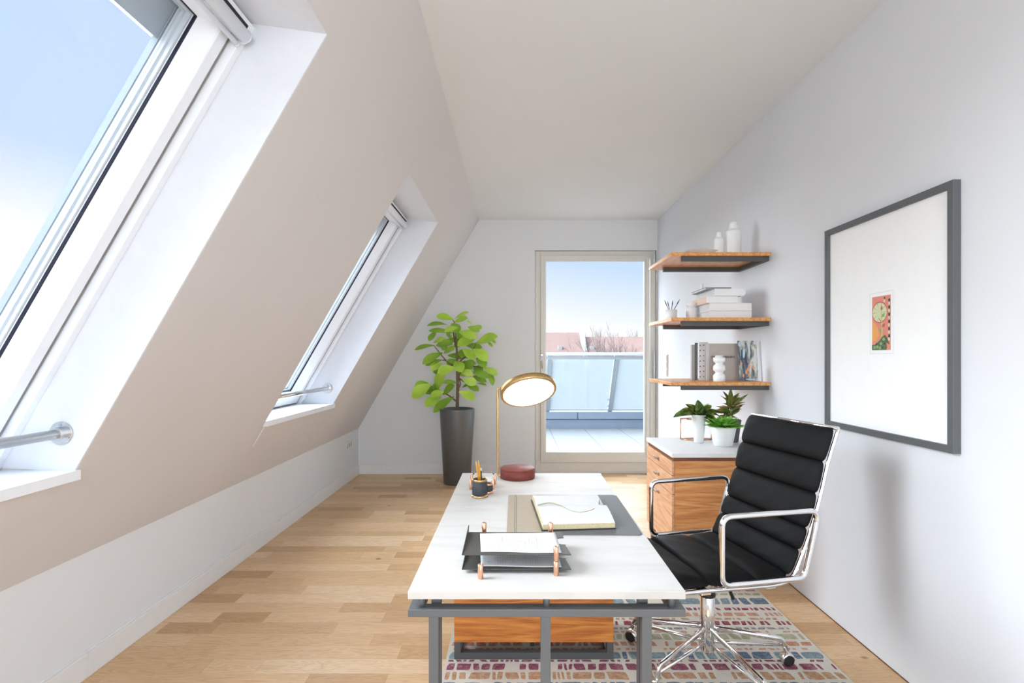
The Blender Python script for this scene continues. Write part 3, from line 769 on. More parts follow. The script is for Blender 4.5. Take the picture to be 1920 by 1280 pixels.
# table lamp
lx, ly = .006, 2.645
t = thing('table_lamp', 'brass disc lamp with a round oxblood base at the far end of the desk', 'lamp', (lx, ly, DT))
MB().lathe([(.083,0), (.086,.002), (.086,.040), (.085,.0405), (.085,.042), (.0865,.043), (.0865,.047), (.083,.050), (.0,.050)][:-1] + [(.001,.050)], lx, ly, DT, 56).build('base', M['red'], t)
b = MB(); b.tube(fillet([(lx-.080, ly-.02, .765), (lx-.096, ly-.02, .765), (lx-.098, ly-.02, 1.193), (lx-.075, ly-.02, 1.193)], .014), .0058, 12); b.build('stem', M['brass'], t)
nrm = Vector((.16,-.56,-.81)).normalized(); cc = Vector((.060, 2.64, 1.178)); q = nrm.to_track_quat('Z', 'Y').to_matrix().to_4x4(); Rm = Matrix.Translation(cc) @ q
hd = MB().lathe([(.001,-.024), (.124,-.024), (.1385,-.018), (.1395,.008), (.136,.011), (.128,.011), (.127,.006), (.001,.006)], 0, 0, 0, 72, M=Rm).build('lamp_head', M['brass'], t)
MB().lathe([(.1265,.0065), (.1265,.010), (.120,.0108), (.001,.0108)], 0, 0, 0, 72, M=Rm).build('diffuser', M['lamp'], hd)
jp = Vector((lx-.075, ly-.02, 1.193)); MB().tube([jp, jp + (cc-jp).normalized()*.03], .010, 12).build('joint', M['red'], hd)

# ------------------------------------------------------------------ office chair (local: +x back, +y away from viewer)
t = thing('office_chair', 'black padded leather office chair with chrome frame and wheels beside the desk', 'chair', (.83, 2.316, RZ), math.radians(12.1))
CH = t
prof = catmull([(-.338,0,.464), (-.326,0,.474), (-.15,0,.476), (.04,0,.472), (.14,0,.474), (.192,0,.492), (.224,0,.545), (.272,0,.655), (.318,0,.79), (.352,0,.915), (.394,0,1.035), (.405,0,1.062)], 10)
for p in prof: p.z -= RZ
# arc length table
al = [0]
for a, c in zip(prof[:-1], prof[1:]): al.append(al[-1] + (c-a).length)
def pat(s):
    for i in range(len(al)-1):
        if s <= al[i+1]:
            u = (s-al[i])/(al[i+1]-al[i]); return prof[i].lerp(prof[i+1], u), (prof[i+1]-prof[i]).normalized()
    return prof[-1], (prof[-1]-prof[-2]).normalized()
def s_of(x=None, z=None):
    for i, p in enumerate(prof):
        if x is not None and p.x >= x: return al[i]
        if z is not None and p.x > .15 and p.z >= z: return al[i]
    return al[-1]
def pads(name, cuts, W=.263):
    b = MB(); nw = 26
    for s0, s1 in zip(cuts[:-1], cuts[1:]):
        ns = 16; up = []; dn = []
        for i in range(ns+1):
            u = i/ns; s = s0 + (s1-s0)*u; p, tg = pat(s); nr = Vector((-tg.z, 0, tg.x))
            a = abs(2*u-1); bu = (1-a**3.2)**.5
            for j in range(nw+1):
                w = -1 + 2*j/nw; ww = math.sin(w*PI/2); e = max(0, 1-abs(ww)**7)**.5
                x_ = (.30 + .70*bu)*e
                yy = ww*(W + .004 - .013*(1-bu))
                up.append(p + Vector((0, yy, 0)) + nr*(.004 + .030*x_ + .0012*math.sin(j*1.3+i*.7)*x_))
                dn.append(p + Vector((0, yy, 0)) + nr*(.002 - .016*x_))
        k = nw+1; n0 = len(up)
        fs = [(i*k+j, i*k+j+1, (i+1)*k+j+1, (i+1)*k+j) for i in range(ns) for j in range(nw)]
        fs2 = [tuple(n0+q for q in f[::-1]) for f in fs]
        side = [(i*k, (i+1)*k, n0+(i+1)*k, n0+i*k) for i in range(ns)] + [(i*k+nw, n0+i*k+nw, n0+(i+1)*k+nw, (i+1)*k+nw) for i in range(ns)]
        side += [(j, n0+j, n0+j+1, j+1) for j in range(nw)] + [(ns*k+j, ns*k+j+1, n0+ns*k+j+1, n0+ns*k+j) for j in range(nw)]
        b.add(up+dn, fs+fs2+side, 0, True)
    return b.build(name, M['leather'], CH)
zr = -RZ
cs_ = [0.0, s_of(x=-.155), s_of(x=.04), s_of(x=.185)]
pads('seat', cs_)
cb_ = [s_of(x=.185), s_of(z=.655+zr), s_of(z=.79+zr), s_of(z=.92+zr), al[-1]-.004]
cb_.insert(1, (cb_[0]+cb_[1])/2*1.0+.01)
pads('backrest', cb_)
for sg in (-1, 1):
    rl_ = []
    for i_ in range(2, len(prof)):
        tg_ = (prof[min(i_+1, len(prof)-1)] - prof[i_-1]).normalized(); rl_.append(prof[i_] + Vector((0, sg*.268, 0)) - Vector((-tg_.z, 0, tg_.x))*.013)
    MB().tube(rl_, .0085, 12).build('side_rail', M['chrome'], t)
    lp = fillet([(-.12, sg*.292, .487+zr), (-.12, sg*.292, .745+zr), (.305, sg*.292, .748+zr), (.236, sg*.292, .487+zr)], .040, 8, True)
    MB().tube(lp, .0115, 14, closed=True).build('armrest', M['chrome'], t)
    for x in (-.09, .18):
        MB().tube([(x, sg*.262, .472+zr), (x, sg*.292, .484+zr)], .008, 10).build('bracket', M['chrome'], t)
e0, _ = pat(al[-1]-.002); MB().tube([e0 + Vector((.012, y, .0)) for y in (-.268, 0, .268)], .0085, 10).build('top_bar', M['chrome'], t)
b = MB(); b.box(-.19, -.15, -.268, .268, .444+zr, .458+zr); b.box(.09, .13, -.268, .268, .444+zr, .458+zr); b.box(-.19, .13, -.05, .05, .436+zr, .450+zr); b.build('seat_support', M['chrome'], t, bevel=.003)
MB().tube([(-.046,-.20,.455+zr), (-.035,-.205,.438+zr), (-.02,-.215,.395+zr)], [.006,.006,.0075], 10).tube([(-.046,-.20,.452+zr), (-.05,-.1,.447+zr), (-.02,0,.44+zr)], .005, 8).build('lever', M['plastic'], t)
MB().tube([(0,0,.30+zr), (0,0,.442+zr)], .0155, 20).build('gas_rod', M['chrome'], t)
MB().lathe([(.029,.311), (.034,.314), (.034,.324), (.028,.328), (.018,.328)], 0, 0, zr, 28).build('collar', M['plastic'], t)
MB().lathe([(.026,.072), (.030,.08), (.031,.31), (.029,.313)], 0, 0, zr, 28).build('sleeve', M['chrome'], t)
for k in range(5):
    a = math.radians(73 + 72*k - 12.1); dr = Vector((math.cos(a), math.sin(a), 0)); sd = Vector((-dr.y, dr.x, 0))
    b = MB(); R0, R1 = .022, .335
    # upper and lower spar, joined at the tip into a down-turned stem
    up_ = fillet([dr*R0 + Vector((0,0,.165)), dr*(R1-.01) + Vector((0,0,.112)), dr*(R1+.012) + Vector((0,0,.060))], .022)
    b.tube(up_, .0115, 12, ry=.0085)
    lo_ = [dr*(R0+.002) + Vector((0,0,.105)), dr*.10 + Vector((0,0,.098)), dr*(R1-.008) + Vector((0,0,.088))]
    b.tube(lo_, .0075, 10)
    lg = b.build('leg', M['chrome'], t)
    c = dr*(R1+.014)
    wh = MB(); cx = c + dr*0 + Vector((0,0,.026))
    for sg in (-1, 1):
        p0 = cx + sd*sg*.006; p1 = cx + sd*sg*.020
        wh.tube([p0, p0.lerp(p1,.3), p0.lerp(p1,.75), p1], [.024,.0255,.0245,.019], 22)
    cs2 = wh.build('caster', M['plastic'], t)
    hb = MB(); n = 12; vs = []; 
    for i in range(n+1):
        th = -.2 + (PI+.1)*i/n
        for (wv, rr_) in ((-.021,.0245), (-.012,.029), (.012,.029), (.021,.0245)):
            vs.append(cx + dr*(-math.cos(th)*rr_) + Vector((0,0,math.sin(th)*rr_)) + sd*wv)
    hb.add(vs, [(i*4+j, i*4+j+1, (i+1)*4+j+1, (i+1)*4+j) for i in range(n) for j in range(3)], 0, True)
    ho = hb.build('hood', M['chrome'], cs2); so = ho.modifiers.new('t', 'SOLIDIFY'); so.thickness = .002

# ------------------------------------------------------------------ sideboard
cx0, cx1, cy0, cy1 = .92, 1.60, 3.135, 3.745
t = thing('sideboard', 'walnut sideboard with white marble top, drawers and steel legs', 'sideboard', (1.26, 3.44, 0))
bx(cx0-.006, cx1+.015, cy0-.008, cy1+.005, .756, .78).build('top_slab', M['marble2'], t, bevel=.002)
bx(cx0+.006, cx1, cy0+.006, cy1-.006, .735, .756).build('shadow_gap', M['wood_dark'], t)  # recessed strip, coloured dark for the shadow under the top
bx(cx0+.012, cx1, cy0, cy1, .20, .735).build('body', M['wood_case'], t, bevel=.002)
for z0_, z1_ in ((.650,.732), (.540,.645), (.204,.535)):
    dr = bx(cx0-.004, cx0+.012, cy0+.004, cy1-.004, z0_, z1_).build('drawer', M['wood_front'], t, bevel=.002)
    zc = (z0_+z1_)/2 + .012 if z1_-z0_ < .2 else z1_-.045
    MB().box(cx0-.024, cx0-.004, 3.415, 3.475, zc-.003, zc+.003).box(cx0-.026, cx0-.020, 3.415, 3.475, zc-.012, zc+.003).build('handle', M['steel'], dr, bevel=.001)
for x in (cx0+.02, cx1-.06):
    for y in (cy0+.015, cy1-.045): bx(x, x+.028, y, y+.028, 0, .20).build('leg', M['framed'], t, bevel=.001)

# leaf blades
def leaf(b, base, tip, w, nrm, bend=.15, cup=.15, mi=0, shape='ob', n=8):
    base, tip = Vector(base), Vector(tip); ax = tip-base; L = ax.length; ax.normalize()
    nr = Vector(nrm); nr = (nr - ax*nr.dot(ax)).normalized(); sd = ax.cross(nr)
    vs = []; k = 5
    for i in range(n+1):
        u = i/n
        if shape == 'ob': wd = math.sin(PI*min(1, u**1.45*.97+.015))**.62
        elif shape == 'lance': wd = math.sin(PI*min(1, u**.8*.98+.012))**.9
        else: wd = math.sin(PI*min(1, u*.97+.015))**.7
        c = base + ax*L*u + nr*(-bend*L*(u-.35)**2 + bend*L*.12)
        for j in range(k):
            q = -1 + 2*j/(k-1)
            vs.append(c + sd*(q*wd*w/2) + nr*(cup*w*(abs(q)**1.5)*wd*.5))
    b.add(vs, [(i*k+j, i*k+j+1, (i+1)*k+j+1, (i+1)*k+j) for i in range(n) for j in range(k-1)], mi, True)

def pot(b, x, y, z, rb, rt, h, th=.006, n=48, rim=0, soil=.9):
    b.lathe([(rb-.004,0), (rb,.004), (rt,h-.003), (rt-.002,h), (rt-th,h), (rt-th-(rt-rb)*(1-soil), h*soil), (.001,h*soil)], x, y, z, n)
# fiddle leaf plant
PX, PY = -.632, 5.70; PS = PY/1000
t = thing('potted_fig', 'leafy lime-green fig plant in a tall tapered graphite planter', 'plant', (PX, PY, 0))
b = MB(); b.lathe([(.138,0), (.144,.006), (.186,.775), (.186,.79), (.182,.795), (.170,.795), (.168,.76), (.166,.70), (.001,.70)], PX, PY, 0, 64); b.build('planter', M['potg'], t)
MB().lathe([(.165,.69), (.165,.735), (.10,.745), (.001,.748)], PX, PY, 0, 32).build('soil', M['soil'], t)
def W(cx_, cy_, dy=0):          # crop coordinate -> world near the plant plane
    px = 760 + cx_/3.765; py = 570 + cy_/3.765; Y = PY+dy
    return Vector(((px-968)*Y/1000, Y, H-(py-668)*Y/1000))
LV = [(340,110,220,80,50,0),(350,105,440,50,28,1),(345,130,435,95,45,0),(290,145,160,140,32,1),(375,165,278,190,40,0),(335,205,168,180,35,1),(215,195,168,255,35,1),(440,160,520,190,45,0),
(470,145,438,122,25,0),(485,155,538,170,30,0),(380,195,500,235,60,0),(500,235,370,290,62,0),(498,280,645,222,66,0),(580,262,612,298,18,1),(595,250,637,272,18,1),(205,292,68,312,32,1),(200,272,282,240,40,1),
(215,292,325,275,60,1),(270,345,340,315,62,1),(262,345,120,412,50,1),(260,395,143,428,35,1),(255,415,180,462,46,1),(478,318,582,392,62,0),(405,320,490,382,56,0),(365,345,425,345,40,2),(500,380,568,440,56,1),
(352,452,228,482,64,0),(385,472,472,498,46,0),(360,392,300,430,50,2),(395,432,495,415,45,2),(480,450,545,470,50,2),(470,480,590,512,50,1),(550,448,647,497,45,1),(590,478,620,567,32,1),(480,508,565,542,35,2),
(405,532,500,565,56,0),(368,556,266,548,32,1),(440,572,515,608,42,1),(508,560,570,568,18,1),(400,590,455,562,22,1),(380,618,492,665,52,0),(215,602,262,505,80,1),(182,565,48,655,72,0),(165,560,72,578,50,1),
(218,600,135,622,60,2),(272,620,180,648,46,0),(265,638,342,572,54,1),(252,655,142,715,62,0),(345,652,195,757,50,1),(300,362,418,372,36,2),(280,262,365,252,30,2),(430,292,535,302,36,2),(350,405,400,472,60,1),
(385,412,470,450,55,2),(330,135,372,200,56,1),(418,212,355,250,50,2),(240,600,200,590,50,2),(300,320,250,290,40,2),(345,300,400,260,50,2),(440,380,385,330,46,2),(250,470,200,480,36,2),(330,470,280,440,40,2),(420,510,390,470,40,2),(460,350,520,350,40,2),(330,230,290,210,40,2)]
rl = random.Random(12); fo = MB(); vn = MB()
for (ax_, ay_, bx_, by_, w_, lay) in LV:
    dy = {0: rl.uniform(-.20,-.08), 1: rl.uniform(-.08,.04), 2: rl.uniform(.03,.13)}[lay]
    p0 = W(ax_, ay_, dy+rl.uniform(.0,.05)); p1 = W(bx_, by_, dy-rl.uniform(.02,.10))
    wr = w_/3.765*PS
    nr = Vector((rl.uniform(-.15,.25), -.75, .62)) if lay < 2 else Vector((rl.uniform(-.3,.3), -.9, .35))
    leaf(fo, p0, p1, wr*1.36, nr, bend=rl.uniform(.15,.4), cup=.22, mi=(0 if lay == 0 or (lay == 1 and rl.random() < .35) else 1))
fol = fo.build('foliage', [M['lime'], M['lime2']], t, fix=False)
b = MB()
b.tube([(PX+.0, PY, .70), (PX+.003, PY, .86), (PX+.008, PY, 1.02), (PX+.002, PY, 1.16), (PX+.0, PY, 1.34), (PX-.01, PY, 1.52), (PX-.03,PY,1.66)], [.020,.018,.017,.014,.011,.008,.005], 12)
for q in ([(365,690),(300,640),(230,610),(160,560)], [(378,590),(388,560),(380,500),(420,450)], [(365,450),(290,400),(200,290)], [(365,330),(340,210),(345,130),(330,110)], [(365,420),(470,330),(500,270)], [(375,470),(480,440),(550,450)], [(375,520),(440,560),(500,565)], [(290,395),(260,395)]):
    pts = [W(*c, .01) for c in q]; b.tube(catmull(pts, 4), [.009*(1-.6*i/(4*(len(pts)-1))) for i in range(4*(len(pts)-1)+1)], 8)
b.build('trunk', M['bark'], t)

# pots on the sideboard
zt = .7805
def plant(name, label, x, y, rb, rt, h, potm, kind, leaves):
    t = thing(name, label, 'plant', (x, y, zt), group='small potted plants on the sideboard')
    b = MB(); pot(b, x, y, zt, rb, rt, h); b.build('pot', potm, t)
    b = MB(); leaves(b, x, y, zt+h); b.build('foliage', kind, t, fix=False)
r3 = random.Random(21)
def lv_broad(b, x, y, z):
    spec = [(-.165,-.01,.005,.085), (-.12,-.06,.05,.075), (.10,-.08,-.045,.085), (.14,-.03,.03,.07), (-.06,.05,.075,.07), (.03,-.06,.085,.075), (.085,.02,.07,.07), (-.03,-.10,.035,.07), (.165,.03,.0,.06), (-.10,.05,.04,.06), (.05,.08,.05,.06), (.06,-.10,.02,.06), (0,.0,.095,.06)]
    for (dx, dy, dz, w) in spec:
        leaf(b, (x+dx*.12, y+dy*.12, z-.008), (x+dx, y+dy, z+dz), w, (-dx*.5, -.35-dy, .9), bend=.55, cup=.25, shape='mid')
        b.tube([(x, y, z-.03), (x+dx*.15, y+dy*.15, z-.004)], .003, 5)
def lv_rosette(b, x, y, z):
    for ring, (n, L, el, w) in enumerate(((16,.130,.04,.034), (15,.118,.25,.038), (13,.10,.5,.038), (11,.085,.8,.036), (8,.065,1.1,.03), (5,.05,1.35,.024))):
        for k in range(n):
            a = 2*PI*(k+.5*(ring % 2))/n + r3.uniform(-.12,.12); l = L*r3.uniform(.85,1.15)
            d_ = Vector((math.cos(a)*math.cos(el), math.sin(a)*math.cos(el), math.sin(el)))
            leaf(b, Vector((x,y,z-.004)) + d_*.01, Vector((x,y,z-.002)) + d_*l, w, (-math.cos(a)*math.sin(el), -math.sin(a)*math.sin(el)-.1, math.cos(el)), bend=-.2, cup=.5, shape='lance', n=6)
    leaf(b, (x-.07,y,z), (x-.135,y-.01,z+.012), .024, (0,0,1), shape='lance'); leaf(b, (x+.07,y,z), (x+.14,y-.02,z+.016), .024, (0,0,1), shape='lance')
def lv_croton(b, x, y, z):
    for k in range(52):
        a = r3.uniform(0, 2*PI); hgt = .005 + .105*(k/52)**.9; el = r3.uniform(-.1,.6) + .6*(k/52)**2; l = r3.uniform(.07,.11)
        d_ = Vector((math.cos(a)*math.cos(el), math.sin(a)*math.cos(el), math.sin(el)))
        base = Vector((x, y, z+hgt)) + d_*.012; tip = base + d_*l
        if tip.x > XR-.015: tip.x = XR-.015
        leaf(b, base, tip, .034*r3.uniform(.7,1.1), (-math.cos(a)*math.sin(el), -math.sin(a)*math.sin(el)-.4, math.cos(el)), bend=.25, cup=.3, shape='lance', n=6)
    leaf(b, (x-.01,y,z+.09), (x,y-.005,z+.215), .036, (0,-1,.1), shape='lance'); b.tube([(x,y,z-.03), (x,y,z+.12)], .005, 6)
    leaf(b, (x+.01,y-.02,z+.10), (x+.105,y-.03,z+.175), .02, (0,-1,.5), shape='lance')
    leaf(b, (x-.02,y-.02,z+.07), (x-.12,y-.03,z+.06), .035, (0,-.6,.8), shape='lance')
plant('potted_plant', 'dark variegated broad-leaf plant in a tall slim white pot on the sideboard', 1.209, 3.535, .030, .047, .184, M['white'], M['dgreen'], lv_broad)
plant('potted_plant', 'fresh green rosette plant in a short wide white pot on the sideboard', 1.320, 3.405, .058, .080, .122, M['white'], M['succ'], lv_rosette)
plant('potted_plant', 'bushy green and reddish croton in a slate-grey pot by the wall', 1.438, 3.575, .048, .066, .147, M['pots'], M['croton'], lv_croton)
t = (1.22, 3.66, zt); at(*t)
A = [(1.130,3.665), (1.200,3.600), (1.335,3.650), (1.265,3.715)]; b = MB(); r = .0035
for i in range(4):
    p, q2 = A[i], A[(i+1) % 4]
    for z in (zt+r, zt+.142): b.tube([(*p, z), (*q2, z)], r, 4)
    b.tube([(*p, zt), (*p, zt+.1455)], r, 4)
tag(b.build('wire_cube', M['copper']), 'open copper wire cube ornament behind the slim white pot', 'ornament')

# ------------------------------------------------------------------ shelves
SX0, SY0, SY1 = .988, 3.397, 3.977; TH_ = .022
SZ = {'top': 2.014, 'middle': 1.598, 'bottom': 1.186}
for k, z in SZ.items():
    t = thing('wall_shelf', '%s wooden wall shelf on a dark steel bracket above the sideboard' % {'top': 'highest', 'middle': 'middle', 'bottom': 'lowest'}[k], 'shelf', (XR, 3.69, z-TH_), group='three wooden shelves on the right wall')
    bx(SX0, XR-.001, SY0, SY1, z-TH_, z).build('board', M['wood_shelf'], t, bevel=.0015)
    b = MB(); zb0, zb1 = z-TH_-.030, z-TH_
    b.box(1.062, 1.597, SY0+.025, SY0+.052, zb0, zb1); b.box(1.062, 1.597, SY1-.13, SY1-.105, zb0, zb1); b.box(1.597, XR-.001, SY0+.025, SY1-.105, zb0, zb1)
    b.build('bracket', M['framed'], t, bevel=.001)
zT, zM, zB = SZ['top']+.0005, SZ['middle']+.0005, SZ['bottom']+.0005
def bottle(x, y, r, h, label):
    at(x, y, zT); s = h/.25
    tag(MB().lathe([(r*.97,0), (r,.003), (r,h*.71), (r*.98,h*.74), (r*.86,h*.755), (r*.70,h*.765), (r*.62,h*.82), (r*.56,h*.90), (r*.50,h*.965), (r*.42,h*.985), (r*.05,h)], x, y, zT, 36).build('ceramic_bottle', M['white']), label, 'bottle', 'white ceramic bottles on the top shelf')
bottle(1.478, 3.63, .050, .252, 'taller white ceramic bottle on the highest wall shelf')
bottle(1.392, 3.66, .034, .190, 'shorter white ceramic bottle on the highest wall shelf')
at(1.21, 3.52, zT)
b = MB(); P = [(1.115,3.46), (1.20,3.425), (1.315,3.465), (1.32,3.56), (1.22,3.60), (1.12,3.55)]
c = Vector((1.21,3.52,0)); n = 6
vs = [Vector((c.x+(p[0]-c.x)*.55, c.y+(p[1]-c.y)*.55, zT)) for p in P] + [Vector((p[0], p[1], zT+.026+.010*(i % 2))) for i, p in enumerate(P)] + [Vector((c.x+(p[0]-c.x)*.93, c.y+(p[1]-c.y)*.93, zT+.026+.010*(i % 2))) for i, p in enumerate(P)] + [Vector((c.x+(p[0]-c.x)*.5, c.y+(p[1]-c.y)*.5, zT+.006)) for p in P]
fs = [tuple(range(6))[::-1]]
for r_ in range(3): fs += [(r_*6+i, r_*6+(i+1) % 6, (r_+1)*6+(i+1) % 6, (r_+1)*6+i) for i in range(6)]
fs.append(tuple(range(18, 24)))
tag(b.add(vs, fs).build('faceted_dish', M['glassdish']), 'white faceted dish left of the bottles on the highest shelf', 'dish')
# middle shelf: cup with brushes, jar, books
bxx, byy = 1.085, 3.74
t = thing('brush_cup', 'white cup of thin dark sticks at the left end of the middle shelf', 'cup', (bxx, byy, zM))
MB().lathe([(.036,0), (.040,.003), (.042,.078), (.038,.078), (.036,.006), (.001,.006)], bxx, byy, zM, 28).build('body', M['white'], t)
for i, (dx, dy, ht) in enumerate(((-.052,-.02,.145), (-.022,.01,.140), (.012,.0,.145), (.058,-.01,.150))):
    at(bxx, byy, zM+.008); p0 = Vector((bxx - dx*.3, byy - dy*.3, zM+.008)); p1 = Vector((bxx+dx, byy+dy, zM+ht))
    tag(MB().tube([p0, p0.lerp(p1,.7), p0.lerp(p1,.85), p1], [.0022,.0022,.0035,.001], 6).build('paintbrush', M['ink']),
        ['dark stick in the white cup, leaning furthest left', 'dark stick in the white cup, second from left', 'dark stick in the white cup, third from left', 'dark stick in the white cup, leaning furthest right'][i], 'stick', 'sticks in the white cup')
t = thing('storage_jar', 'white ribbed jar with a wide knob lid left of the book stack', 'jar', (1.222, 3.73, zM))
b = MB(); 
b.lathe([(.034,0), (.037,.003)] + [(.037-.0012*(i % 2), .006+.0045*i) for i in range(18)] + [(.034,.089)], 1.222, 3.73, zM, 28); b.build('body', M['white'], t)
MB().lathe([(.028,.089), (.026,.095), (.030,.100), (.037,.106), (.038,.122), (.034,.128), (.001,.129)], 1.222, 3.73, zM, 28).build('lid', M['white'], t)
def book(name, x0, x1, y0, y1, z0, z1, cover, label, group, rot=0, spine='front'):
    """a flat lying book: two boards, a spine on the near side, page block"""
    cx_, cy_ = (x0+x1)/2, (y0+y1)/2
    t = thing(name, label, 'book', (cx_, cy_, z0), rot, group); c_ = Vector((cx_, cy_, z0)) if rot else Vector((0,0,0))
    if not rot: c_ = Vector((0,0,0))
    f = lambda p: Vector(p) - c_
    b = MB(); th = .0028
    b.box(x0, x1, y0, y1, z0, z0+th, M=f); b.box(x0, x1, y0, y1, z1-th, z1, M=f); b.box(x0, x1, y0, y0+th, z0+th, z1-th, M=f)
    b.build('cover', cover, t, bevel=.001)
    MB().box(x0+.004, x1-.004, y0+th, y1-.004, z0+th, z1-th, M=f).build('page_block', M['paper'], t)
    return t
g = 'white books stacked on the middle shelf'
book('book', 1.268, 1.545, 3.50, 3.80, zM, zM+.050, M['white'], 'thick white book at the very bottom of the stack', g)
book('book', 1.268, 1.545, 3.50, 3.80, zM+.0505, zM+.1015, M['white'], 'thick white book second from the bottom of the stack', g)
tb = book('book', 1.250, 1.455, 3.50, 3.79, zM+.102, zM+.147, M['white'], 'white book with a tan side, third from the bottom of the stack', g)
at(*tb.location); MB().box(1.2495, 1.252, 3.502, 3.788, zM+.1025, zM+.1465).build('spine', M['spine'], tb)['label'] = 'tan cloth spine'
tb = book('book', 1.300, 1.482, 3.49, 3.86, zM+.1475, zM+.195, M['white'], 'white book with rounded spine, second from the top of the stack', g)
at(*tb.location); MB().tube([(1.478, 3.492, zM+.171), (1.478, 3.858, zM+.171)], .0236, 20, up=(0,0,1)).build('spine', M['white'], tb)
tb = book('book', 1.262, 1.432, 3.55, 3.84, zM+.1955, zM+.212, M['greyc'], 'thin grey-edged book on top of the stack', g)
at(1.285, 3.60, zM+.2125); tag(MB().lathe([(.009,0), (.0095,.002), (.0095,.034), (.008,.036), (.001,.036)], 1.275, 3.66, zM+.2125, 16).build('candle_stub', M['white']), 'tiny white cylinder standing on the top book of the stack', 'ornament')
# bottom shelf: books upright
def upright(x, y, w, d, h, cover, label, g):
    t = thing('book', label, 'book', (x, y, zB), math.radians(-18), g); th = .0015
    b = MB(); b.box(0, th, 0, d, 0, h); b.box(w-th, w, 0, d, 0, h); b.box(th, w-th, 0, th, 0, h); b.build('cover', cover, t, bevel=.0006)
    MB().box(th, w-th, th, d-.003, .004, h-.004).build('page_block', M['paper'], t); return t
g = 'upright books on the lowest shelf'; ux, uy = 1.2135, 3.715
for w_, h_, cv, lb in ((.0095, .245, M['paper'], 'slim white upright book at the left end of the row on the lowest shelf'), (.0185, .245, M['greyc'], 'grey upright book, second in the row on the lowest shelf'), (.0185, .258, M['framed'], 'dark grey upright book beside the ring binder')):
    upright(ux, uy, w_, .17, h_, cv, lb, g); ux += (w_+.0006)*math.cos(math.radians(18)); uy -= (w_+.0006)*math.sin(math.radians(18))
t = thing('ring_binder', 'white ring-bound folder with dark punched holes on the lowest shelf', 'binder', (1.285, 3.68, zB))
b = MB(); b.box(1.262, 1.318, 3.668, 3.676, zB, zB+.262); b.box(1.262, 1.318, 3.690, 3.692, zB, zB+.262); b.build('cover', M['paper'], t)
MB().box(1.266, 1.318, 3.6765, 3.6895, zB+.003, zB+.258).build('page_block', M['paper'], t)
for k in range(7):
    z = zB + .022 + k*.036
    MB().tube([(1.289, 3.667, z+.003), (1.282, 3.662, z+.002), (1.266, 3.664, z), (1.259, 3.675, z-.001), (1.262, 3.690, z)], .0008, 6).build('ring', M['white'], t)
    MB().tube([(1.289, 3.6685, z+.003), (1.289, 3.6665, z+.003)], .0042, 10).tube([(1.265, 3.6685, z+.001), (1.265, 3.6665, z+.001)], .0046, 10).build('punched_hole', M['gasket'], t)
t = thing('cover_book', 'large greige book reading COLOR LIBRARY facing forward on the lowest shelf', 'book', (1.42, 3.655, zB))
MB().box(1.302, 1.535, 3.645, 3.648, zB, zB+.252).box(1.302, 1.535, 3.660, 3.663, zB, zB+.252).box(1.302, 1.305, 3.648, 3.660, zB, zB+.252).build('cover', M['beige'], t, bevel=.0006)
MB().box(1.305, 1.532, 3.648, 3.660, zB+.004, zB+.248).build('page_block', M['paper'], t)
MB().box(1.3015, 1.318, 3.6442, 3.6456, zB+.001, zB+.251).build('spine_cloth', M['paper'], t)
def text(s, size, loc, rot, m, parent, name='lettering', weight=0):
    cu = bpy.data.curves.new('txt', 'FONT'); cu.body = s; cu.size = size; cu.extrude = .0002; cu.offset = weight
    tmp = bpy.data.objects.new('tmp', cu); C.objects.link(tmp)
    bpy.context.view_layer.update()
    me = bpy.data.meshes.new_from_object(tmp.evaluated_get(bpy.context.evaluated_depsgraph_get()))
    bpy.data.objects.remove(tmp)
    Mx = Matrix.Translation(Vector(loc) - ORG) @ rot
    me.transform(Mx); me.materials.clear(); me.materials.append(m)
    o = bpy.data.objects.new(name, me); C.objects.link(o); o.parent = parent; return o
RX = Matrix.Rotation(PI/2, 4, 'X')
text('COLOR LIBRARY', .0215, (1.333, 3.6440, zB+.152), RX, M['ink'], t, weight=.0004)
text('–––––– ––––', .0095, (1.333, 3.6440, zB+.123), RX, M['inkm'], t)
text('–– –– ––', .008, (1.452, 3.6440, zB+.058), RX, M['inkm'], t)
# candlestick
at(1.320, 3.47, zB)
tag(MB().lathe([(.034,0), (.037,.004), (.038,.034), (.034,.046), (.024,.054), (.024,.062), (.034,.070), (.038,.078), (.038,.098), (.033,.106), (.023,.113), (.023,.121), (.033,.128), (.037,.135), (.037,.155), (.026,.158), (.024,.170), (.018,.171), (.017,.160), (.001,.160)], 1.320, 3.47, zB, 36).build('candle_holder', M['white']), 'white turned candle holder in front of the greige book', 'candle holder')
# magazine with a photographic cover
def coverart():
    q = NT('magazine_cover_print'); tc = q.n('ShaderNodeTexCoord'); sp = q.n('ShaderNodeSeparateXYZ'); q.l(tc.outputs['Generated'], sp.inputs[0])
    nz = q.n('ShaderNodeTexNoise'); nz.inputs['Scale'].default_value = 3.2; nz.inputs['Detail'].default_value = 5; nz.inputs['Distortion'].default_value = .7
    mp_ = q.n('ShaderNodeMapping'); mp_.inputs['Scale'].default_value = (1.8,1,.9); q.l(tc.outputs['Generated'], mp_.inputs[0]); q.l(mp_.outputs[0], nz.inputs['Vector'])
    fac = q.math('ADD', nz.outputs['Fac'], q.math('MULTIPLY', q.math('SUBTRACT', sp.outputs[0], .5), .22))
    fac = q.math('ADD', fac, q.math('MULTIPLY', q.math('SUBTRACT', sp.outputs[2], .45), .12))
    bg = q.ramp(fac, [(.30, srgb(40,48,66)), (.44, srgb(86,96,112)), (.52, srgb(160,168,158)), (.62, srgb(208,206,192)), (.72, srgb(196,208,214))])
    q.l(bg, q.b.inputs['Base Color']); q.b.inputs['Roughness'].default_value = .35; return q.mat
M['cover'] = coverart()
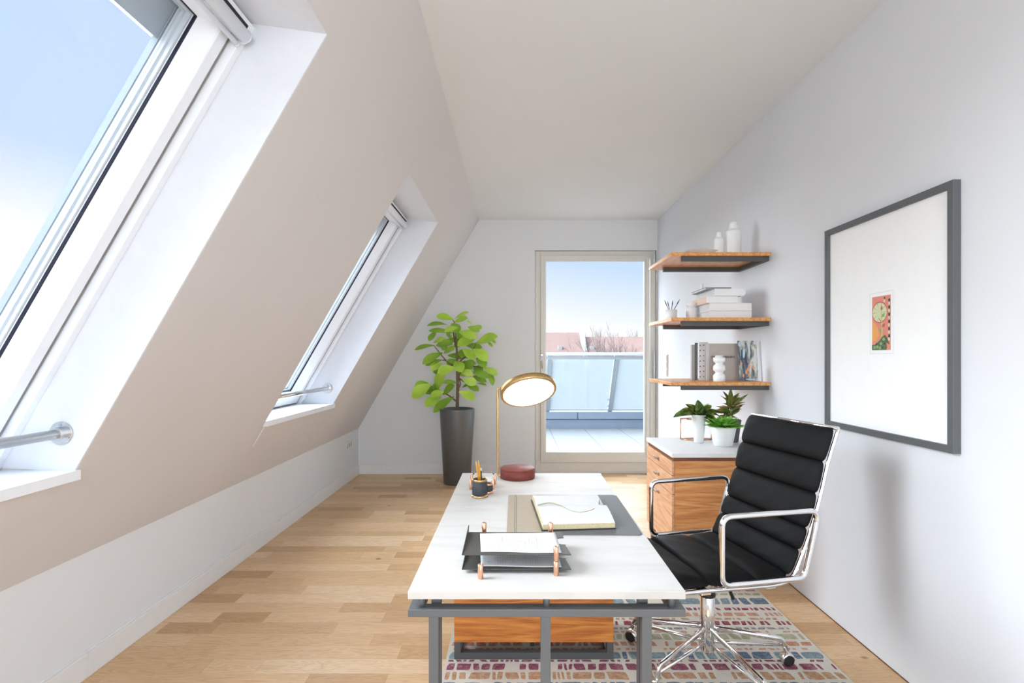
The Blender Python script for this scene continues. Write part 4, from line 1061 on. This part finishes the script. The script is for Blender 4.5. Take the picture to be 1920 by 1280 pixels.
M['c_navy'] = mat('cover_navy', srgb(44,52,74), .4); M['c_pale'] = mat('cover_pale', srgb(206,206,194), .4, noise=.15, nscale=20); M['c_orange'] = mat('cover_orange', srgb(222,150,106), .4); M['c_sky'] = mat('cover_pale_blue', srgb(176,202,220), .4)
t = thing('magazine', 'magazine with a dark painterly photo cover leaning near the wall', 'magazine', (1.54, 3.52, zB))
def MG(p):   # local u across, w depth, v up ; slightly turned and leaning back
    u, w, v = p; return Vector((1.480 + u*.985 + w*.17, 3.535 - u*.17*1.0 + w*.985 + v*.12, zB + v*.993 + .002))
b = MB(); b.box(0, .118, 0, .0015, 0, .268, M=MG); b.box(0, .118, .0125, .014, 0, .268, M=MG); b.box(.1165, .118, .0015, .0125, 0, .268, M=MG); b.build('cover', [M['cover']], t)
MB().box(.002, .116, .0015, .0125, .002, .266, M=MG).build('page_block', M['paper'], t)
b = MB()
def blob(u, v, a, c_, mi, w=-.0006, n=14, rot=0):
    b.add([MG((u + math.cos(k*2*PI/n)*a*math.cos(rot) - math.sin(k*2*PI/n)*c_*math.sin(rot), w, v + math.sin(k*2*PI/n)*c_*math.cos(rot) + math.cos(k*2*PI/n)*a*math.sin(rot))) for k in range(n)], [tuple(range(n))], mi)
blob(.036,.185,.008,.034,3,-.0009,rot=-.1); blob(.047,.14,.005,.06,0,-.0007,rot=.05); blob(.022,.16,.005,.05,0,-.0008)
for u, v in ((.056,.075), (.066,.098), (.045,.058), (.092,.085), (.062,.04), (.025,.035)): blob(u, v, .0065, .013, 2, -.0012)
blob(.07,.010,.032,.005,3,-.0013); blob(.016,.115,.007,.008,2,-.0012); blob(.012,.245,.010,.018,3,-.0008)
b.build('cover_print', [M['c_navy'], M['c_pale'], M['c_orange'], M['c_sky']], t, fix=False)

# ------------------------------------------------------------------ picture
t = thing('framed_picture', 'large dark-grey framed picture with a small coral print on white', 'picture', (XR, 2.35, .994))
y0, y1, z0, z1 = 1.945, 2.757, .994, 1.996; xw = XR-.0015; xf = XR-.030
b = MB(); fw = .0275
for (a, c_, e, g_) in ((y0, y0+fw, z0, z1), (y1-fw, y1, z0, z1), (y0+fw, y1-fw, z1-fw, z1), (y0+fw, y1-fw, z0, z0+fw)): b.box(xf, xw, a, c_, e, g_)
b.build('frame', M['frame'], t, bevel=.001)
bx(xf+.014, xw, y0+fw, y1-fw, z0+fw, z1-fw).build('mount_board', mat('mount_white', srgb(248,249,250), .5, spec=.4), t)
xm = xf+.014
b = MB()
for (a, c_, e, g_) in ((2.272, 2.423, 1.362, 1.364), (2.272, 2.423, 1.632, 1.634), (2.272, 2.274, 1.364, 1.632), (2.421, 2.423, 1.364, 1.632)): b.box(xm-.0006, xm, a, c_, e, g_)
b.build('plate_mark', mat('plate_mark_grey', srgb(222,224,226), .6), t)
AC = [mat('print_'+n_, srgb(*c_), .6) for n_, c_ in (('coral',(226,140,124)), ('ochre',(230,166,92)), ('cream',(214,220,180)), ('green',(84,108,76)), ('dark',(62,66,62)), ('rose',(190,92,100)), ('lime',(196,200,116)), ('mint',(140,170,110)))]
ya, yb_, za, zb_ = 2.289, 2.407, 1.378, 1.616; wY, hZ = yb_-ya, zb_-za
b = MB(); b.box(xm-.0008, xm, ya, yb_, za, zb_, 0)
L_ = [0]
def A2(u, v):      # u from the left of the print as seen from the room
    return Vector((xm-.0009-.00004*L_[0], yb_-u*wY, za+v*hZ))
def pl(pts, mi): L_[0] += 1; b.add([A2(*p) for p in pts], [tuple(range(len(pts)))], mi)
def el(u, v, a, c_, mi, n=24): pl([(u+a*math.cos(2*PI*k/n), v+c_*math.sin(2*PI*k/n)) for k in range(n)], mi)
pl([(0,.17), (0,.56), (.18,.50), (.34,.40), (.40,.28), (.2,.17)], 1)
el(.42,.70,.42,.20,5); el(.42,.70,.39,.18,2)
for k in range(10):
    a = 2*PI*k/10; pl([(.42,.70), (.42+.38*math.cos(a), .70+.175*math.sin(a)), (.42+.38*math.cos(a+.06), .70+.175*math.sin(a+.06))], 7)
pl([(.50,.72), (.55,.72), (.60,.30), (.52,.16), (.47,.16), (.54,.32)], 6)
for u, v, du, dv, mi in ((.54,.60,.18,.09,7), (.54,.52,-.20,.08,5), (.56,.42,.17,.07,5), (.56,.34,-.22,.05,7), (.52,.72,.04,.11,5)):
    pl([(u,v), (u+du*.35-dv*.5,v+dv*.35+abs(du)*.10+.01), (u+du,v+dv), (u+du*.55+dv*.5,v+dv*.4-abs(du)*.10)], mi)
pl([(.0,0), (.85,0), (.78,.14), (.95,.10), (1,.05), (1,0), (.98,.0), (.86,.22), (.72,.28), (.55,.24), (.40,.18), (.15,.10), (0,.10)][:5] + [(.86,.20), (.72,.28), (.55,.24), (.40,.17), (.15,.10), (0,.10)], 3)
for u, v in ((.3,.06), (.5,.12), (.65,.2), (.15,.05), (.45,.04)): el(u, v, .07, .03, 7, 10)
for u, v in ((.25,.11), (.58,.05), (.7,.12)): el(u, v, .05, .02, 4, 8)
pl([(.80,0), (.92,0), (.86,.10)], 0)
for k in range(6):
    v = .93-k*.13; pl([(.90,v), (1,v), (1,v-.05), (.90,v-.05)], 4); el(.94, v-.085, .05, .03, 2, 10)
el(.70,.90,.05,.03,2,10); pl([(.67,.97),(.74,.97),(.74,.94),(.67,.94)], 4)
b.build('print', AC, t, fix=False)
at(0,0,0)

# ------------------------------------------------------------------ light
w = bpy.data.worlds.new('sky'); bpy.context.scene.world = w; w.use_nodes = True
nt = w.node_tree; nd = nt.nodes; bg = nd['Background']
tc = nd.new('ShaderNodeTexCoord'); sp = nd.new('ShaderNodeSeparateXYZ'); nt.links.new(tc.outputs['Generated'], sp.inputs[0])
m1 = nd.new('ShaderNodeMath'); m1.operation = 'MULTIPLY_ADD'; nt.links.new(sp.outputs[0], m1.inputs[0]); m1.inputs[1].default_value = .16; nt.links.new(sp.outputs[2], m1.inputs[2])
rp = nd.new('ShaderNodeValToRGB'); e = rp.color_ramp.elements
e[0].position = .06; e[0].color = (1.0,1.0,1.0,1); e[1].position = .19; e[1].color = srgb(199,223,253)
x = e.new(.115); x.color = srgb(232,242,253)
x = e.new(.5); x.color = srgb(196,220,252)
nt.links.new(m1.outputs[0], rp.inputs[0]); nt.links.new(rp.outputs[0], bg.inputs[0]); bg.inputs[1].default_value = 1.02
def sun(name, rot, e_, ang, col=(1,1,1)):
    l = bpy.data.lights.new(name, 'SUN'); l.energy = e_; l.angle = math.radians(ang); l.color = col
    o = bpy.data.objects.new(name, l); C.objects.link(o); o.rotation_euler = rot; return o
def sun_dir(v): return Vector(v).to_track_quat('-Z', 'Y').to_euler()
sun('hazy_sun', sun_dir((.62, -.05, -.78)), 7.2, 75, (.84,.93,1))
sun('low_sky_glow', sun_dir((.9, -.05, -.45)), 10.0, 60, (.84,.93,1))
sun('far_sky_glow', sun_dir((.12, -1, -.22)), 12.0, 90, (.84,.93,1))
def area(name, loc, d_, sx, sy, e_, col=(1,1,1)):
    l = bpy.data.lights.new(name, 'AREA'); l.shape = 'RECTANGLE'; l.size = sx; l.size_y = sy; l.energy = e_; l.color = col
    o = bpy.data.objects.new(name, l); C.objects.link(o); o.location = loc; o.rotation_euler = sun_dir(d_); return o
area('rear_fill_light', (.15, YN+.02, 1.6), (0,1,0), 2.4, 2.0, 103, (.86,.935,1))  # fill lamp added behind the viewer to brighten the room

cam = bpy.data.cameras.new('camera'); co = bpy.data.objects.new('camera', cam); C.objects.link(co); bpy.context.scene.camera = co
cam.sensor_width = 36; cam.sensor_fit = 'HORIZONTAL'; cam.lens = 1000*36/1920; cam.shift_x = -8/1920; cam.shift_y = 28/1920
cam.clip_start = .05; cam.clip_end = 1000
co.location = (0, 0, H); co.rotation_euler = (PI/2, 0, 0)
vs_ = bpy.context.scene.view_settings; vs_.view_transform = 'Standard'; vs_.look = 'None'; vs_.exposure = .05; vs_.gamma = 1; vs_.use_curve_mapping = False
